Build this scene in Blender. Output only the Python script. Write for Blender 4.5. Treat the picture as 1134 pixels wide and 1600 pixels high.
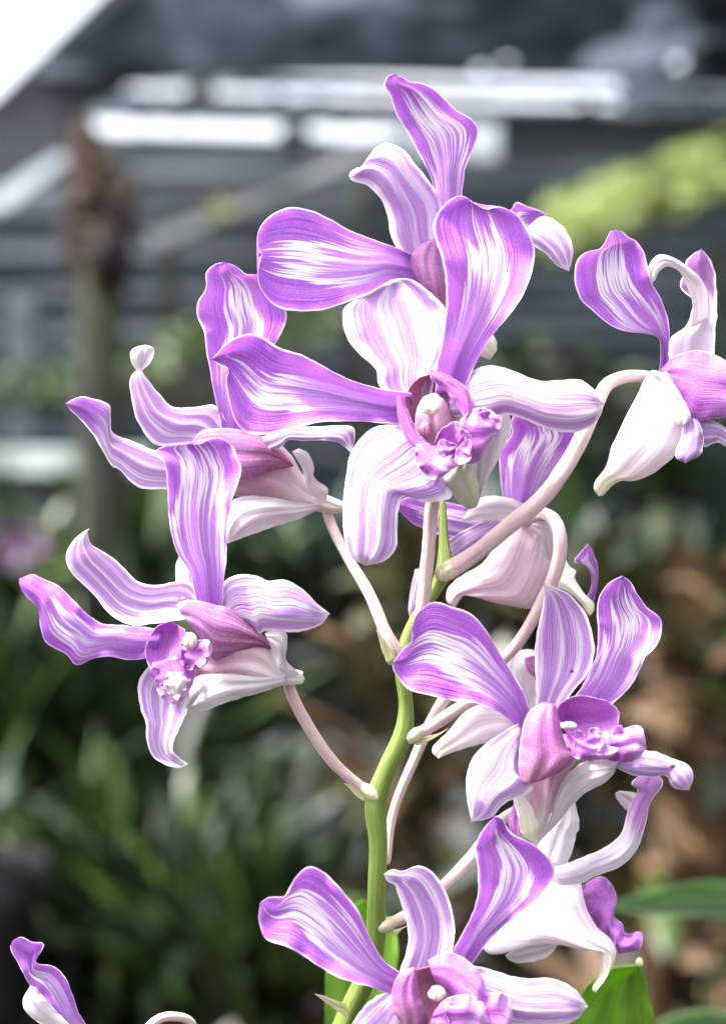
import bpy, bmesh, math, random
from mathutils import Vector, noise as mnoise
random.seed(7)
R = math.radians
SC = bpy.context.scene
for o in list(bpy.data.objects):
    bpy.data.objects.remove(o)

# ------------------------------------------------------------------ camera
CZ = 1.25                       # camera height
FD = 0.336                      # distance to the orchid spray
K = 36.0 / 70.0 / 1600.0        # radians per photograph pixel
cd = bpy.data.cameras.new("camera"); cam = bpy.data.objects.new("camera", cd)
SC.collection.objects.link(cam); SC.camera = cam
cam.location = (0, 0, CZ); cam.rotation_euler = (R(90), 0, 0)
cd.sensor_fit = 'VERTICAL'; cd.sensor_height = 36; cd.sensor_width = 36; cd.lens = 70
cd.clip_start = 0.02; cd.clip_end = 400
cd.dof.use_dof = True; cd.dof.focus_distance = FD - 0.006; cd.dof.aperture_fstop = 12.5

# ------------------------------------------------------------------ sky and sun
SUN_EL, SUN_AZ = 60, 250         # azimuth: 180 = behind the camera
w = bpy.data.worlds.new("World"); SC.world = w; w.use_nodes = True
nt = w.node_tree; nt.nodes.clear()
sk = nt.nodes.new('ShaderNodeTexSky'); sk.sky_type = 'NISHITA'; sk.sun_disc = False
sk.sun_elevation = R(SUN_EL); sk.sun_rotation = R(SUN_AZ)
sk.air_density = 0.6; sk.dust_density = 5.0; sk.ozone_density = 0.6
bg = nt.nodes.new('ShaderNodeBackground'); bg.inputs[1].default_value = 0.15
wo = nt.nodes.new('ShaderNodeOutputWorld')
hs = nt.nodes.new('ShaderNodeHueSaturation'); hs.inputs['Saturation'].default_value = .30; hs.inputs['Value'].default_value = 1.6   # bright overcast
nt.links.new(sk.outputs[0], hs.inputs['Color']); nt.links.new(hs.outputs[0], bg.inputs[0]); nt.links.new(bg.outputs[0], wo.inputs[0])
sd = bpy.data.lights.new("sun", 'SUN'); sd.energy = 3.9; sd.angle = R(6); sd.color = (1.0, 0.98, 0.96)
so = bpy.data.objects.new("sun", sd); SC.collection.objects.link(so)
az = R(SUN_AZ); el = R(SUN_EL)
dirv = Vector((math.sin(az) * math.cos(el), math.cos(az) * math.cos(el), math.sin(el)))
so.rotation_euler = (-dirv).to_track_quat('-Z', 'Y').to_euler()
SC.view_settings.view_transform = 'Standard'; SC.view_settings.look = 'None'
SC.view_settings.gamma = 1; SC.view_settings.exposure = 1.8
SC.render.engine = 'CYCLES'
SC.cycles.use_denoising = True
SC.cycles.max_bounces = 6; SC.cycles.transparent_max_bounces = 8

# ------------------------------------------------------------------ node helper
class G:
    def __init__(s, name):
        s.m = bpy.data.materials.new(name); s.m.use_nodes = True
        s.t = s.m.node_tree; s.t.nodes.clear()
    def n(s, ty, **kw):
        nd = s.t.nodes.new(ty)
        for k, v in kw.items(): setattr(nd, k, v)
        return nd
    def put(s, sock, v):
        if isinstance(v, bpy.types.NodeSocket): s.t.links.new(v, sock)
        elif isinstance(v, (tuple, list)) and len(v) == 3 and sock.type == 'RGBA': sock.default_value = (*v, 1)
        else: sock.default_value = v
    def mt(s, op, a, b=0.0, c=0.0, clamp=False):
        nd = s.n('ShaderNodeMath', operation=op); nd.use_clamp = clamp
        s.put(nd.inputs[0], a); s.put(nd.inputs[1], b); s.put(nd.inputs[2], c)
        return nd.outputs[0]
    def ss(s, x, a, b, lo=0.0, hi=1.0):
        nd = s.n('ShaderNodeMapRange', interpolation_type='SMOOTHSTEP')
        s.put(nd.inputs[0], x); s.put(nd.inputs[1], a); s.put(nd.inputs[2], b); s.put(nd.inputs[3], lo); s.put(nd.inputs[4], hi)
        return nd.outputs[0]
    def mix(s, f, a, b):
        nd = s.n('ShaderNodeMix', data_type='RGBA')
        s.put(nd.inputs[0], f); s.put(nd.inputs[6], a); s.put(nd.inputs[7], b)
        return nd.outputs[2]
    def noise(s, vec, scale=1.0, detail=2.0, rough=.5):
        nd = s.n('ShaderNodeTexNoise'); s.put(nd.inputs['Vector'], vec)
        nd.inputs['Scale'].default_value = scale; nd.inputs['Detail'].default_value = detail; nd.inputs['Roughness'].default_value = rough
        return nd.outputs[0]
    def comb(s, x, y, z):
        nd = s.n('ShaderNodeCombineXYZ'); s.put(nd.inputs[0], x); s.put(nd.inputs[1], y); s.put(nd.inputs[2], z)
        return nd.outputs[0]
    def uv(s):
        a = s.n('ShaderNodeUVMap', uv_map='UVMap'); b = s.n('ShaderNodeSeparateXYZ'); s.t.links.new(a.outputs[0], b.inputs[0])
        return b.outputs[0], b.outputs[1]
    def seed(s):
        a = s.n('ShaderNodeObjectInfo'); return s.mt('MULTIPLY', a.outputs['Random'], 37.0)
    def finish(s, col, rough=.55, trans=0.0, bump=None, bstr=.2, spec=.35, tcol=None, bdist=.0004, sheen=0.0):
        p = s.n('ShaderNodeBsdfPrincipled'); s.put(p.inputs['Base Color'], col)
        s.put(p.inputs['Roughness'], rough); p.inputs['Specular IOR Level'].default_value = spec
        if sheen: p.inputs['Sheen Weight'].default_value = sheen
        if bump is not None:
            b = s.n('ShaderNodeBump'); b.inputs['Strength'].default_value = bstr; b.inputs['Distance'].default_value = bdist
            s.put(b.inputs['Height'], bump); s.t.links.new(b.outputs[0], p.inputs['Normal'])
        out = s.n('ShaderNodeOutputMaterial')
        if trans > 0:
            tr = s.n('ShaderNodeBsdfTranslucent'); s.put(tr.inputs[0], tcol if tcol is not None else col)
            mx = s.n('ShaderNodeMixShader'); mx.inputs[0].default_value = trans
            s.t.links.new(p.outputs[0], mx.inputs[1]); s.t.links.new(tr.outputs[0], mx.inputs[2]); s.t.links.new(mx.outputs[0], out.inputs[0])
        else: s.t.links.new(p.outputs[0], out.inputs[0])
        return s.m

DEEP = (.44, .125, .67); MID = (.56, .25, .76); WHITE = (.94, .91, .94); PALE = (.74, .58, .86)
def uvn(g, fu, fv, detail=2.0, off=0.0):
    u, v = g.uv(); sd_ = g.seed()
    return g.noise(g.comb(g.mt('MULTIPLY_ADD', u, fu, g.mt('ADD', sd_, off)), g.mt('MULTIPLY_ADD', v, fv, sd_), sd_), 1.0, detail)
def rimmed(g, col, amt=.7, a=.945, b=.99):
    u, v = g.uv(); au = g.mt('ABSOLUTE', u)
    tc = g.n('ShaderNodeTexCoord'); f_ = g.noise(tc.outputs['Object'], 2600, 3, .7); f2 = g.noise(tc.outputs['Object'], 420, 3, .6)
    col = g.mix(g.ss(f_, .50, .75, 0, .22), col, (.95, .88, .97)); col = g.mix(g.ss(f2, .55, .75, 0, .12), col, (.62, .42, .74))
    f3 = g.noise(tc.outputs['Object'], 160, 4, .7); col = g.mix(g.ss(f3, .70, .76, 0, .45), col, (.48, .30, .30))
    return g.mix(g.mt('MULTIPLY', g.ss(au, a, b), amt), col, (.93, .88, .95))  # pale petal edge; the backlit white rim glow is painted into this colour too
def petal_mat(name, wu=.62, ve=.76, deep=DEEP, mid=MID, base=.30, whit=1.0):
    g = G(name); u, v = g.uv(); au = g.mt('ABSOLUTE', u)
    n1 = uvn(g, 2.2, 1.2, 2); n2 = uvn(g, 9, 1.1, 2, 5.0); n3 = uvn(g, 4.0, 3.0, 4, 9.0); n4 = uvn(g, 20, 1.8, 3, 2.0)
    oi = g.n('ShaderNodeObjectInfo'); rv_ = g.mt('FRACT', g.mt('MULTIPLY', oi.outputs['Random'], 91.7))
    ve_ = g.mt('MULTIPLY_ADD', rv_, .14, ve - .08)
    wv = g.mt('MULTIPLY', g.ss(v, .30, .80, wu * 1.25, wu * .66), g.mt('MULTIPLY_ADD', oi.outputs['Random'], .35, .80))          # the purple margin widens towards the tip
    q = g.mt('MAXIMUM', g.mt('DIVIDE', au, wv), g.mt('DIVIDE', v, ve_))
    q = g.mt('ADD', q, g.mt('MULTIPLY', g.mt('SUBTRACT', n1, .5), .45))
    q = g.mt('ADD', q, g.mt('MULTIPLY', g.mt('SUBTRACT', n2, .5), .80))
    q = g.mt('ADD', q, g.mt('MULTIPLY', g.mt('SUBTRACT', n4, .5), 1.05))
    vein = g.ss(g.mt('ADD', n2, g.mt('MULTIPLY', g.mt('SUBTRACT', n4, .5), 1.1)), .46, .68)
    inner = g.mix(g.mt('MULTIPLY', vein, g.ss(v, .02, .45, .25, .50)), g.mix(g.ss(v, .25, .6), mid, (.58, .28, .78)), WHITE)
    inner = g.mix(g.ss(v, .30, .02, 0, .7), inner, deep)
    wm = g.mt('MULTIPLY', g.mt('MULTIPLY', g.ss(q, .64, .76), g.ss(v, base - .14, base + .24)), whit)
    c = g.mix(wm, inner, WHITE)
    dp = g.mix(g.ss(n3, .38, .68, 0, .6), deep, (.62, .24, .68))
    dp = g.mix(g.mt('MULTIPLY', g.ss(n4, .5, .7), .30), dp, (.60, .36, .76))
    om = g.mt('MULTIPLY', g.ss(q, .90, 1.0), g.ss(v, 0.0, .35, .55, 1.0))
    c = g.mix(om, c, dp)
    n6 = uvn(g, 48, 1.6, 2, 21.0)
    c = g.mix(g.mt('MULTIPLY', g.ss(n6, .57, .64), .30), c, (.38, .12, .55))
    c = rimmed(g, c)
    return g.finish(c, .6, .46, bump=g.mt('ADD', n2, n4), bstr=.8, spec=.2, bdist=.0008)
def sepal_mat(name, ns=3.0, amt=.95, mid=(.45, .15, .64), base=WHITE, edge=.84, tip=0.0, tipc=DEEP):
    g = G(name); u, v = g.uv(); au = g.mt('ABSOLUTE', u)
    n1 = uvn(g, 2.0, 1.5, 2); n2 = uvn(g, 10, 1.3, 2, 3.0); n4 = uvn(g, 24, 2.5, 3, 8.0)
    ph = g.mt('ADD', g.mt('MULTIPLY', u, ns * math.pi), g.mt('MULTIPLY', g.mt('SUBTRACT', n1, .5), 3.4))
    st = g.ss(g.mt('ADD', g.mt('SINE', ph), g.mt('MULTIPLY_ADD', g.mt('SUBTRACT', n2, .5), 2.6, g.mt('MULTIPLY', g.mt('SUBTRACT', n4, .5), 1.6))), -.85, .15)
    st = g.mt('MULTIPLY', st, g.ss(n4, .3, .7, 1.0, .65))
    n5 = uvn(g, 3.0, 1.0, 2, 13.0)
    st = g.mt('MAXIMUM', st, g.mt('MULTIPLY', g.ss(n5, .34, .50), g.ss(n2, .40, .60, .75, .15)))
    st = g.mt('MULTIPLY', st, g.ss(au, edge, edge + .13, 1, 0))
    st = g.mt('MULTIPLY', st, g.ss(v, .99, .86))
    c = g.mix(g.mt('MULTIPLY', st, amt), base, mid)
    n6 = uvn(g, 44, 1.4, 2, 21.0)
    c = g.mix(g.mt('MULTIPLY', g.ss(n6, .57, .65), .16), c, (.46, .20, .55))
    if tip: c = g.mix(g.mt('MULTIPLY', g.ss(g.mt('ADD', v, g.mt('MULTIPLY', n2, .4)), 1.0 - tip + .15, 1.0 - tip + .3), .85), c, tipc)
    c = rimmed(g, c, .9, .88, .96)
    return g.finish(c, .6, .46, bump=g.mt('ADD', n2, n4), bstr=.8, spec=.2, bdist=.0008)
def soft_mat(name, c1, c2, vein=.3, fu=14, trans=.3, rim=.5, vs=(.2, .9), c3=None):
    g = G(name); u, v = g.uv()
    n1 = uvn(g, 1.6, 1.8, 3); n2 = uvn(g, fu, 1.2, 2, 4.0)
    c = g.mix(g.ss(g.mt('ADD', v, g.mt('MULTIPLY', g.mt('SUBTRACT', n1, .5), .9)), vs[0], vs[1]), c1, c2)
    c = g.mix(g.mt('MULTIPLY', g.ss(n2, .45, .65), vein), c, c3 or (c1[0] * .7, c1[1] * .55, c1[2] * .7))
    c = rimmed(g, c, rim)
    return g.finish(c, .5, trans, bump=n2, bstr=.4)

M = {}
M['petal'] = petal_mat('petal_purple')
M['petal_wide'] = petal_mat('petal_wide_margin', wu=.56, ve=.80, base=.28)
M['petal_dark'] = petal_mat('petal_mostly_purple', wu=.56, ve=.70, base=.40, whit=.9)
M['petal_pale'] = petal_mat('petal_pale_flame', wu=.72, ve=.76, base=.2)
M['sepal'] = sepal_mat('sepal_striped')
M['sepal_fine'] = sepal_mat('sepal_fine_striped', ns=4.2, amt=.9)
M['sepal_pale'] = sepal_mat('sepal_pale', ns=3.4, amt=.95, mid=(.48, .19, .66), edge=.84)
M['sepal_tip'] = sepal_mat('sepal_purple_tip', ns=3.0, amt=.8, tip=.32)
M['arm'] = sepal_mat('sepal_white_arm', ns=2.5, amt=.35, mid=(.62, .36, .70), tip=.42, tipc=(.54, .20, .62))
M['white'] = sepal_mat('white_back', ns=2.2, amt=.38, mid=(.66, .42, .64), base=(.92, .90, .87))
M['body'] = soft_mat('mentum_blush', (.46, .25, .36), (.74, .70, .64), vein=.35, fu=6, rim=.4, c3=(.55, .36, .46))
M['bodywhite'] = soft_mat('mentum_ivory', (.84, .77, .81), (.70, .70, .46), vein=.5, fu=9, rim=.4, vs=(.5, 1.1), c3=(.62, .42, .56))
M['bodypink'] = soft_mat('mentum_pink_back', (.66, .50, .58), (.58, .46, .50), vein=.6, fu=9, rim=.7, c3=(.48, .30, .40))
M['ivory'] = soft_mat('spur_ivory', (.86, .82, .78), (.74, .75, .52), vein=.2, fu=6, rim=.1, c3=(.70, .62, .50))
M['spur'] = soft_mat('spur_grey_green', (.60, .58, .52), (.42, .44, .28), vein=.25, fu=5, rim=.2, c3=(.45, .38, .36))
M['mauve'] = soft_mat('column_mauve', (.36, .11, .34), (.34, .15, .25), vein=.35, fu=12, rim=.25, c3=(.42, .11, .30))
M['hood'] = soft_mat('column_mauve_fade', (.36, .13, .36), (.27, .075, .17), vein=.4, fu=10, rim=.15, vs=(.2, .8), c3=(.58, .33, .52))
M['lip'] = soft_mat('lip_magenta', (.34, .075, .36), (.52, .16, .54), vein=.55, fu=20, rim=.45, c3=(.34, .06, .40))
M['lipfan'] = soft_mat('lip_fan_veined', (.40, .11, .44), (.52, .20, .60), vein=.6, fu=24, rim=.35, c3=(.34, .08, .46))
M['frill'] = soft_mat('lip_frill', (.42, .10, .48), (.76, .46, .78), vein=.5, fu=9, rim=.7, vs=(.3, 1.0), c3=(.42, .09, .56))
M['throat'] = soft_mat('lip_throat', (.34, .12, .22), (.50, .28, .34), vein=.3, fu=8, rim=.0, c3=(.30, .07, .22))
g = G('anther_cream'); tc = g.n('ShaderNodeTexCoord')
nn = g.noise(tc.outputs['Object'], 350, 3)
M['cream'] = g.finish(g.mix(nn, (.50, .31, .32), (.70, .58, .48)), .35, .15, bump=nn, bstr=.3)
def tubemat(name, c1, c2, c3, fv=9):
    g = G(name); u, v = g.uv()
    n1 = uvn(g, 6, fv, 3); n2 = uvn(g, 3, 2, 2, 7); n3 = uvn(g, 16, 60, 3, 2)
    c = g.mix(g.ss(n2, .35, .65), c1, c2)
    c = g.mix(g.mt('MULTIPLY', g.ss(n1, .45, .7), .5), c, c3)
    c = g.mix(g.mt('MULTIPLY', g.ss(n3, .60, .72), .25), c, (.40, .30, .26))
    return g.finish(c, .45, .08, bump=n3, bstr=.3, bdist=.0003)
M['stem'] = tubemat('stem_green', (.10, .165, .022), (.17, .23, .045), (.07, .11, .02))
M['stalk'] = tubemat('stalk_pink', (.52, .36, .37), (.58, .47, .41), (.40, .22, .28))
M['node'] = tubemat('stalk_base_green', (.50, .50, .28), (.60, .55, .40), (.42, .33, .24))
M['bract'] = soft_mat('bract_dry', (.56, .58, .28), (.62, .52, .36), vein=.3, fu=6, trans=.3, rim=.2)

# ------------------------------------------------------------------ geometry helpers
Z = {1: (380, 90, 580 / 1134), 2: (300, 440, 660 / 1134), 3: (80, 380, 500 / 1134), 4: (0, 660, 560 / 1134),
     5: (580, 740, 554 / 1134), 6: (380, 1200, 754 / 1134), 7: (760, 300, 374 / 1134), 0: (0, 0, 1.0),
     9: (0, 380, 420 / 1134), 10: (700, 600, 434 / 1134), 11: (0, 1150, 460 / 1134), 12: (780, 1150, 354 / 1134)}
def W(px, py, Y):
    return Vector(((px - 567) * K * Y, Y, CZ - (py - 800) * K * Y))
def cr(pts, n):
    """smooth curve through points, n samples at equal arc length"""
    P = [Vector(p) for p in pts]
    P = [P[0] * 2 - P[1]] + P + [P[-1] * 2 - P[-2]]
    out = []
    for i in range(1, len(P) - 2):
        a, b, c, d = P[i - 1:i + 3]
        for k in range(10):
            t = k / 10
            out.append(.5 * ((2 * b) + (c - a) * t + (2 * a - 5 * b + 4 * c - d) * t * t + (3 * b - a - 3 * c + d) * t ** 3))
    out.append(P[-2])
    D = [0]
    for i in range(1, len(out)): D.append(D[-1] + (out[i] - out[i - 1]).length)
    res = []; j = 0
    for k in range(n):
        s = D[-1] * k / (n - 1)
        while j < len(D) - 2 and D[j + 1] < s: j += 1
        f = (s - D[j]) / max(1e-9, D[j + 1] - D[j])
        res.append(out[j].lerp(out[j + 1], min(1, f)))
    return res
def link(me, name, mats, parent):
    o = bpy.data.objects.new(name, me); SC.collection.objects.link(o)
    for m in mats: me.materials.append(m)
    if parent is not None: o.parent = parent
    for p in me.polygons: p.use_smooth = True
    return o
def blade(name, fr, L, Rr, mat, parent, z=(0, 0), bend=0, cup=2.0, tilt=0, ruff=.5, rf=14, puff=0, th=.085, back=None, nu=22, nv=44, groove=.25, sag=0.0):
    """a petal-like sheet with real thickness: L and R are its two edges from base to tip, z its depth in mm"""
    ox, oy, s = Z[fr]
    L = cr([(ox + x * s, oy + y * s) for x, y in L], nv); Rr = cr([(ox + x * s, oy + y * s) for x, y in Rr], nv)
    sd_ = random.random() * 50
    G2 = []
    for j in range(nv):
        v = j / (nv - 1); row = []
        zz = z[0] + (z[1] - z[0]) * v + bend * math.sin(math.pi * v)
        width = (L[j] - Rr[j]).length * .108
        cp = cup * min(1, width / 6.0)
        for i in range(nu + 1):
            # denser towards the edges
            u = math.sin((i / nu - .5) * math.pi)
            q = L[j].lerp(Rr[j], (u + 1) / 2)
            jit = (mnoise.noise(Vector((v * 7, u * .5 + sd_, sd_))) * 2.6 + mnoise.noise(Vector((v * 19, u + sd_, sd_ + 9))) * 2.2) * abs(u) ** 4 * min(1, width / 5)
            d = zz + cp * (1 - u * u) + tilt * u * min(1, width / 6)
            d += ruff * abs(u) ** 2.5 * math.sin(v * rf + sd_ + (2.1 if u > 0 else 0)) * min(1, width / 4) * math.sin(math.pi * min(1, v * 1.1)) ** .5
            d += ruff * .4 * abs(u) ** 4 * math.sin(v * rf * 2.7 + sd_ * 3 + (1.3 if u > 0 else 0)) * min(1, width / 5)
            d += mnoise.noise(Vector((u * 1.3 + sd_, v * 2.6, 3.1))) * ruff * 1.1
            d += groove * math.cos(u * 7) * math.exp(-((u * 1.6) ** 2)) * min(1, width / 5)
            e = (Rr[j] - L[j]); e = e.normalized() if e.length > 1e-6 else Vector((0, 0))
            qx = q.x + e.x * jit * (1 if u > 0 else -1) * .6; qy = q.y + e.y * jit * (1 if u > 0 else -1) * .6
            row.append((W(qx, qy, FD + d / 1000), u, v))
        G2.append(row)
    me = bpy.data.meshes.new(name); verts = []; uvs = []
    nrm = []
    for j in range(nv):
        for i in range(nu + 1):
            a = G2[j][max(0, i - 1)][0]; b = G2[j][min(nu, i + 1)][0]; c = G2[max(0, j - 1)][i][0]; d = G2[min(nv - 1, j + 1)][i][0]
            n = (b - a).cross(d - c)
            if n.length < 1e-12: n = Vector((0, -1, 0))
            n.normalize()
            if n.y > 0: n = -n
            nrm.append(n)
    h = []
    for side in (1, -1):
        k = 0
        for j in range(nv):
            for i in range(nu + 1):
                p, u, v = G2[j][i]
                t = (th * (1 - .75 * u ** 4) + puff * math.sqrt(max(0, 1 - u * u)) * math.sin(math.pi * min(1, max(0, .06 + v * .93))) ** .6) / 1000
                nn = nrm[k] if puff == 0 else Vector((0, -1, 0))
                verts.append(p + nn * t * side); uvs.append((u, v)); k += 1
    N1 = nv * (nu + 1); faces = []; mi = []
    idx = lambda j, i, s_: s_ * N1 + j * (nu + 1) + i
    for s_ in (0, 1):
        for j in range(nv - 1):
            for i in range(nu):
                f = [idx(j, i, s_), idx(j, i + 1, s_), idx(j + 1, i + 1, s_), idx(j + 1, i, s_)]
                faces.append(f if s_ else f[::-1]); mi.append(s_)
    ring = [(j, 0) for j in range(nv)] + [(nv - 1, i) for i in range(1, nu + 1)] + [(j, nu) for j in range(nv - 2, -1, -1)] + [(0, i) for i in range(nu - 1, 0, -1)]
    for a in range(len(ring)):
        p, q = ring[a], ring[(a + 1) % len(ring)]
        faces.append([idx(*p, 0), idx(*p, 1), idx(*q, 1), idx(*q, 0)]); mi.append(0)
    me.from_pydata(verts, [], faces)
    ul = me.uv_layers.new(name='UVMap')
    for p in me.polygons:
        p.material_index = mi[p.index]
        for li in p.loop_indices: ul.data[li].uv = uvs[me.loops[li].vertex_index]
    bm = bmesh.new(); bm.from_mesh(me); bmesh.ops.recalc_face_normals(bm, faces=bm.faces); bm.to_mesh(me); bm.free()
    return link(me, name, [M[mat], M[back or ('white' if mat in ('petal', 'petal_wide', 'petal_dark', 'petal_pale', 'sepal', 'sepal_fine', 'sepal_pale', 'sepal_tip', 'arm', 'white') else mat)]], parent)
def tube_mesh(name, path, radii, seg=28, sub=6, bumps=0.0):
    """path: world points, radii in metres; round ends"""
    n = len(path) * sub
    pts = cr([tuple(p) + (r,) for p, r in zip(path, radii)], n)
    vs, uvs, fs = [], [], []
    prev = Vector((0, -1, 0)); sd_ = random.random() * 90
    rings = []
    T = [(pts[min(n - 1, i + 1)].to_3d() - pts[max(0, i - 1)].to_3d()).normalized() for i in range(n)]
    seq = [(pts[0].to_3d() - T[0] * pts[0][3] * c, pts[0][3] * s_, T[0], 0) for c, s_ in ((.95, .3), (.7, .7))]
    seq += [(pts[i].to_3d(), pts[i][3], T[i], i / (n - 1)) for i in range(n)]
    seq += [(pts[-1].to_3d() + T[-1] * pts[-1][3] * c, pts[-1][3] * s_, T[-1], 1) for c, s_ in ((.7, .7), (.95, .3))]
    for (p, r, t, v) in seq:
        a = (prev - t * prev.dot(t)).normalized(); b = t.cross(a); prev = a
        for k in range(seg):
            an = 2 * math.pi * k / seg
            rr = r * (1 + bumps * mnoise.noise(Vector((math.cos(an) * 2 + sd_, math.sin(an) * 2, v * 14))) + bumps * .35 * math.cos(an * 5 + v * 2))
            vs.append(p + (a * math.cos(an) + b * math.sin(an)) * rr); uvs.append((k / seg * 2 - 1, v))
    m = len(seq)
    for j in range(m - 1):
        for k in range(seg):
            fs.append([j * seg + k, j * seg + (k + 1) % seg, (j + 1) * seg + (k + 1) % seg, (j + 1) * seg + k])
    fs.append(list(range(seg))[::-1]); fs.append([(m - 1) * seg + k for k in range(seg)])
    me = bpy.data.meshes.new(name); me.from_pydata(vs, [], fs)
    ul = me.uv_layers.new(name='UVMap')
    for p in me.polygons:
        for li in p.loop_indices: ul.data[li].uv = uvs[me.loops[li].vertex_index]
    bm = bmesh.new(); bm.from_mesh(me); bmesh.ops.recalc_face_normals(bm, faces=bm.faces); bm.to_mesh(me); bm.free()
    return me
def stalk(name, pts, mat, parent, fr=0, bumps=.08):
    """pts: (px, py, radius px, depth mm)"""
    ox, oy, s = Z[fr]
    P = [W(ox + a * s, oy + b * s, FD + d / 1000) for a, b, r, d in pts]
    Rr = [r * s * K * FD * (.82 if name == 'flower_stalk' else .85 if name == 'stem' else .80) for a, b, r, d in pts]
    return link(tube_mesh(name, P, Rr, bumps=bumps), name, [M[mat]], parent)
def blob(name, fr, c, size, mat, parent, d=0, seed=0):
    ox, oy, s = Z[fr]
    me = bpy.data.meshes.new(name); bm = bmesh.new(); bmesh.ops.create_icosphere(bm, subdivisions=4, radius=1)
    k = K * FD * s
    for v in bm.verts:
        f = .86 + .16 * mnoise.noise(v.co * 1.3 + Vector((seed, 0, 0))) + .05 * mnoise.noise(v.co * 5) - .22 * max(0, -v.co.y) * math.exp(-(v.co.x * 5) ** 2)
        v.co = Vector((v.co.x * size[0] * k, v.co.y * size[2] * k, v.co.z * size[1] * k)) * f
    bm.to_mesh(me); bm.free()
    o = link(me, name, [M[mat]], parent); o.location = W(ox + c[0] * s, oy + c[1] * s, FD + d / 1000)
    return o
def tag(o, label=None, cat=None, group=None, kind=None):
    if label: o['label'] = label
    if cat: o['category'] = cat
    if group: o['group'] = group
    if kind: o['kind'] = kind
    return o
def empty(name, label, cat, loc=(0, 0, 0), group=None):
    o = bpy.data.objects.new(name, None); o.empty_display_size = .05; SC.collection.objects.link(o); o.location = loc
    return tag(o, label, cat, group)

# ------------------------------------------------------------------ the orchid spray
spray = empty('orchid_spray', 'green orchid stem carrying eleven white and purple striped flowers, in sharp focus', 'orchid')
stalk('stem', [(500, 1700, 24, 8), (530, 1625, 23, 6), (552, 1570, 21, 4), (584, 1490, 18, 2), (588, 1400, 17, 0), (591, 1320, 17, 0), (587, 1255, 20, 0), (603, 1205, 17, 0), (629, 1150, 18, 0),
               (634, 1100, 13, 0), (627, 1040, 12, 0), (640, 985, 11, 2), (680, 920, 12, 3), (694, 885, 15, 3), (693, 840, 9, 4), (691, 780, 6, 6)], 'stem', spray)
stalk('flower_stalk', [(622, 1020, 13, 0), (604, 992, 12, 0), (578, 930, 11, 3), (543, 870, 10, 8), (518, 820, 10, 12), (508, 785, 9, 16)], 'stalk', spray)
stalk('flower_stalk', [(584, 1243, 13, 0), (560, 1226, 10, -1), (520, 1190, 11, -3), (482, 1135, 11, -5), (456, 1085, 11, -6), (448, 1050, 10, -6)], 'stalk', spray)
stalk('flower_stalk', [(658, 962, 13, 0), (664, 910, 13, -1), (670, 850, 12.5, -2), (676, 785, 13, -3), (690, 720, 12, -4)], 'stalk', spray)
stalk('flower_stalk', [(700, 892, 19, 0), (738, 868, 16, -3), (790, 826, 16, -6), (850, 775, 16, -6), (898, 705, 15, -3), (928, 640, 14, 0), (948, 602, 13, 2), (982, 588, 12, 5), (1022, 590, 11, 8)], 'stalk', spray)
stalk('flower_stalk', [(604, 1345, 8, 9), (614, 1270, 9, 10), (648, 1185, 10, 10), (690, 1098, 11, 9), (740, 1055, 11, 8), (795, 1022, 11, 6), (842, 950, 12, 3), (872, 880, 13, 0), (872, 825, 13, 0), (850, 803, 12, 5), (822, 815, 11, 12)], 'stalk', spray)
stalk('flower_stalk', [(640, 1152, 11, 0), (675, 1134, 12, 1), (720, 1105, 11, 3), (770, 1085, 10, 8), (800, 1110, 9, 10), (822, 1200, 9, 6)], 'stalk', spray)
stalk('flower_stalk', [(600, 1446, 11, 2), (626, 1436, 12, 2), (660, 1412, 10, 3), (695, 1382, 11, 5), (738, 1338, 12, 8), (776, 1288, 11, 11), (812, 1262, 9, 14)], 'stalk', spray)
stalk('flower_stalk', [(430, 1720, 9, 2), (320, 1640, 9, -1), (300, 1600, 9, -3), (275, 1589, 9, -5), (240, 1598, 9, -7), (190, 1660, 9, -8)], 'stalk', spray)
for (a, b, r, d), (c, e, r2, d2) in (((612, 1030, 12, 0), (606, 1000, 12, 0)), ((590, 1246, 14, -.5), (567, 1230, 10.5, -1)), ((640, 1152, 14, -.5), (656, 1143, 11, 0)), ((592, 1448, 14, .5), (616, 1440, 11, 1.5)), ((692, 896, 17, -.5), (712, 884, 16.5, -1))):
    stalk('stalk_joint', [(a, b, r, d), ((a + c) / 2, (b + e) / 2, (r + r2) / 2 + 1, (d + d2) / 2 - .3), (c, e, r2 * .96, d2)], 'node', spray)
blade('bract', 0, [(545, 1592), (525, 1578), (508, 1566), (492, 1553)], [(540, 1568), (522, 1562), (506, 1556), (492, 1553)], 'bract', spray, z=(0, -3), cup=.5, ruff=.1)
blade('bract', 0, [(568, 1252), (556, 1243), (546, 1232), (538, 1224)], [(574, 1236), (560, 1232), (548, 1226), (538, 1224)], 'bract', spray, z=(-1, -2), cup=.4, ruff=.1)
blade('bract', 0, [(606, 1035), (598, 1020), (592, 1000), (588, 984)], [(618, 1028), (608, 1010), (597, 995), (588, 984)], 'bract', spray, z=(-1.4, -2), cup=.4, ruff=.1)
blade('bract', 0, [(600, 1456), (618, 1460), (628, 1452), (638, 1446)], [(596, 1440), (612, 1452), (626, 1450), (638, 1446)], 'bract', spray, z=(1, 0), cup=.4, ruff=.1)
blade('bract', 0, [(650, 1150), (668, 1150), (684, 1146), (700, 1138)], [(648, 1166), (666, 1160), (684, 1150), (700, 1138)], 'bract', spray, z=(-.5, 0), cup=.4, ruff=.1)

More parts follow.
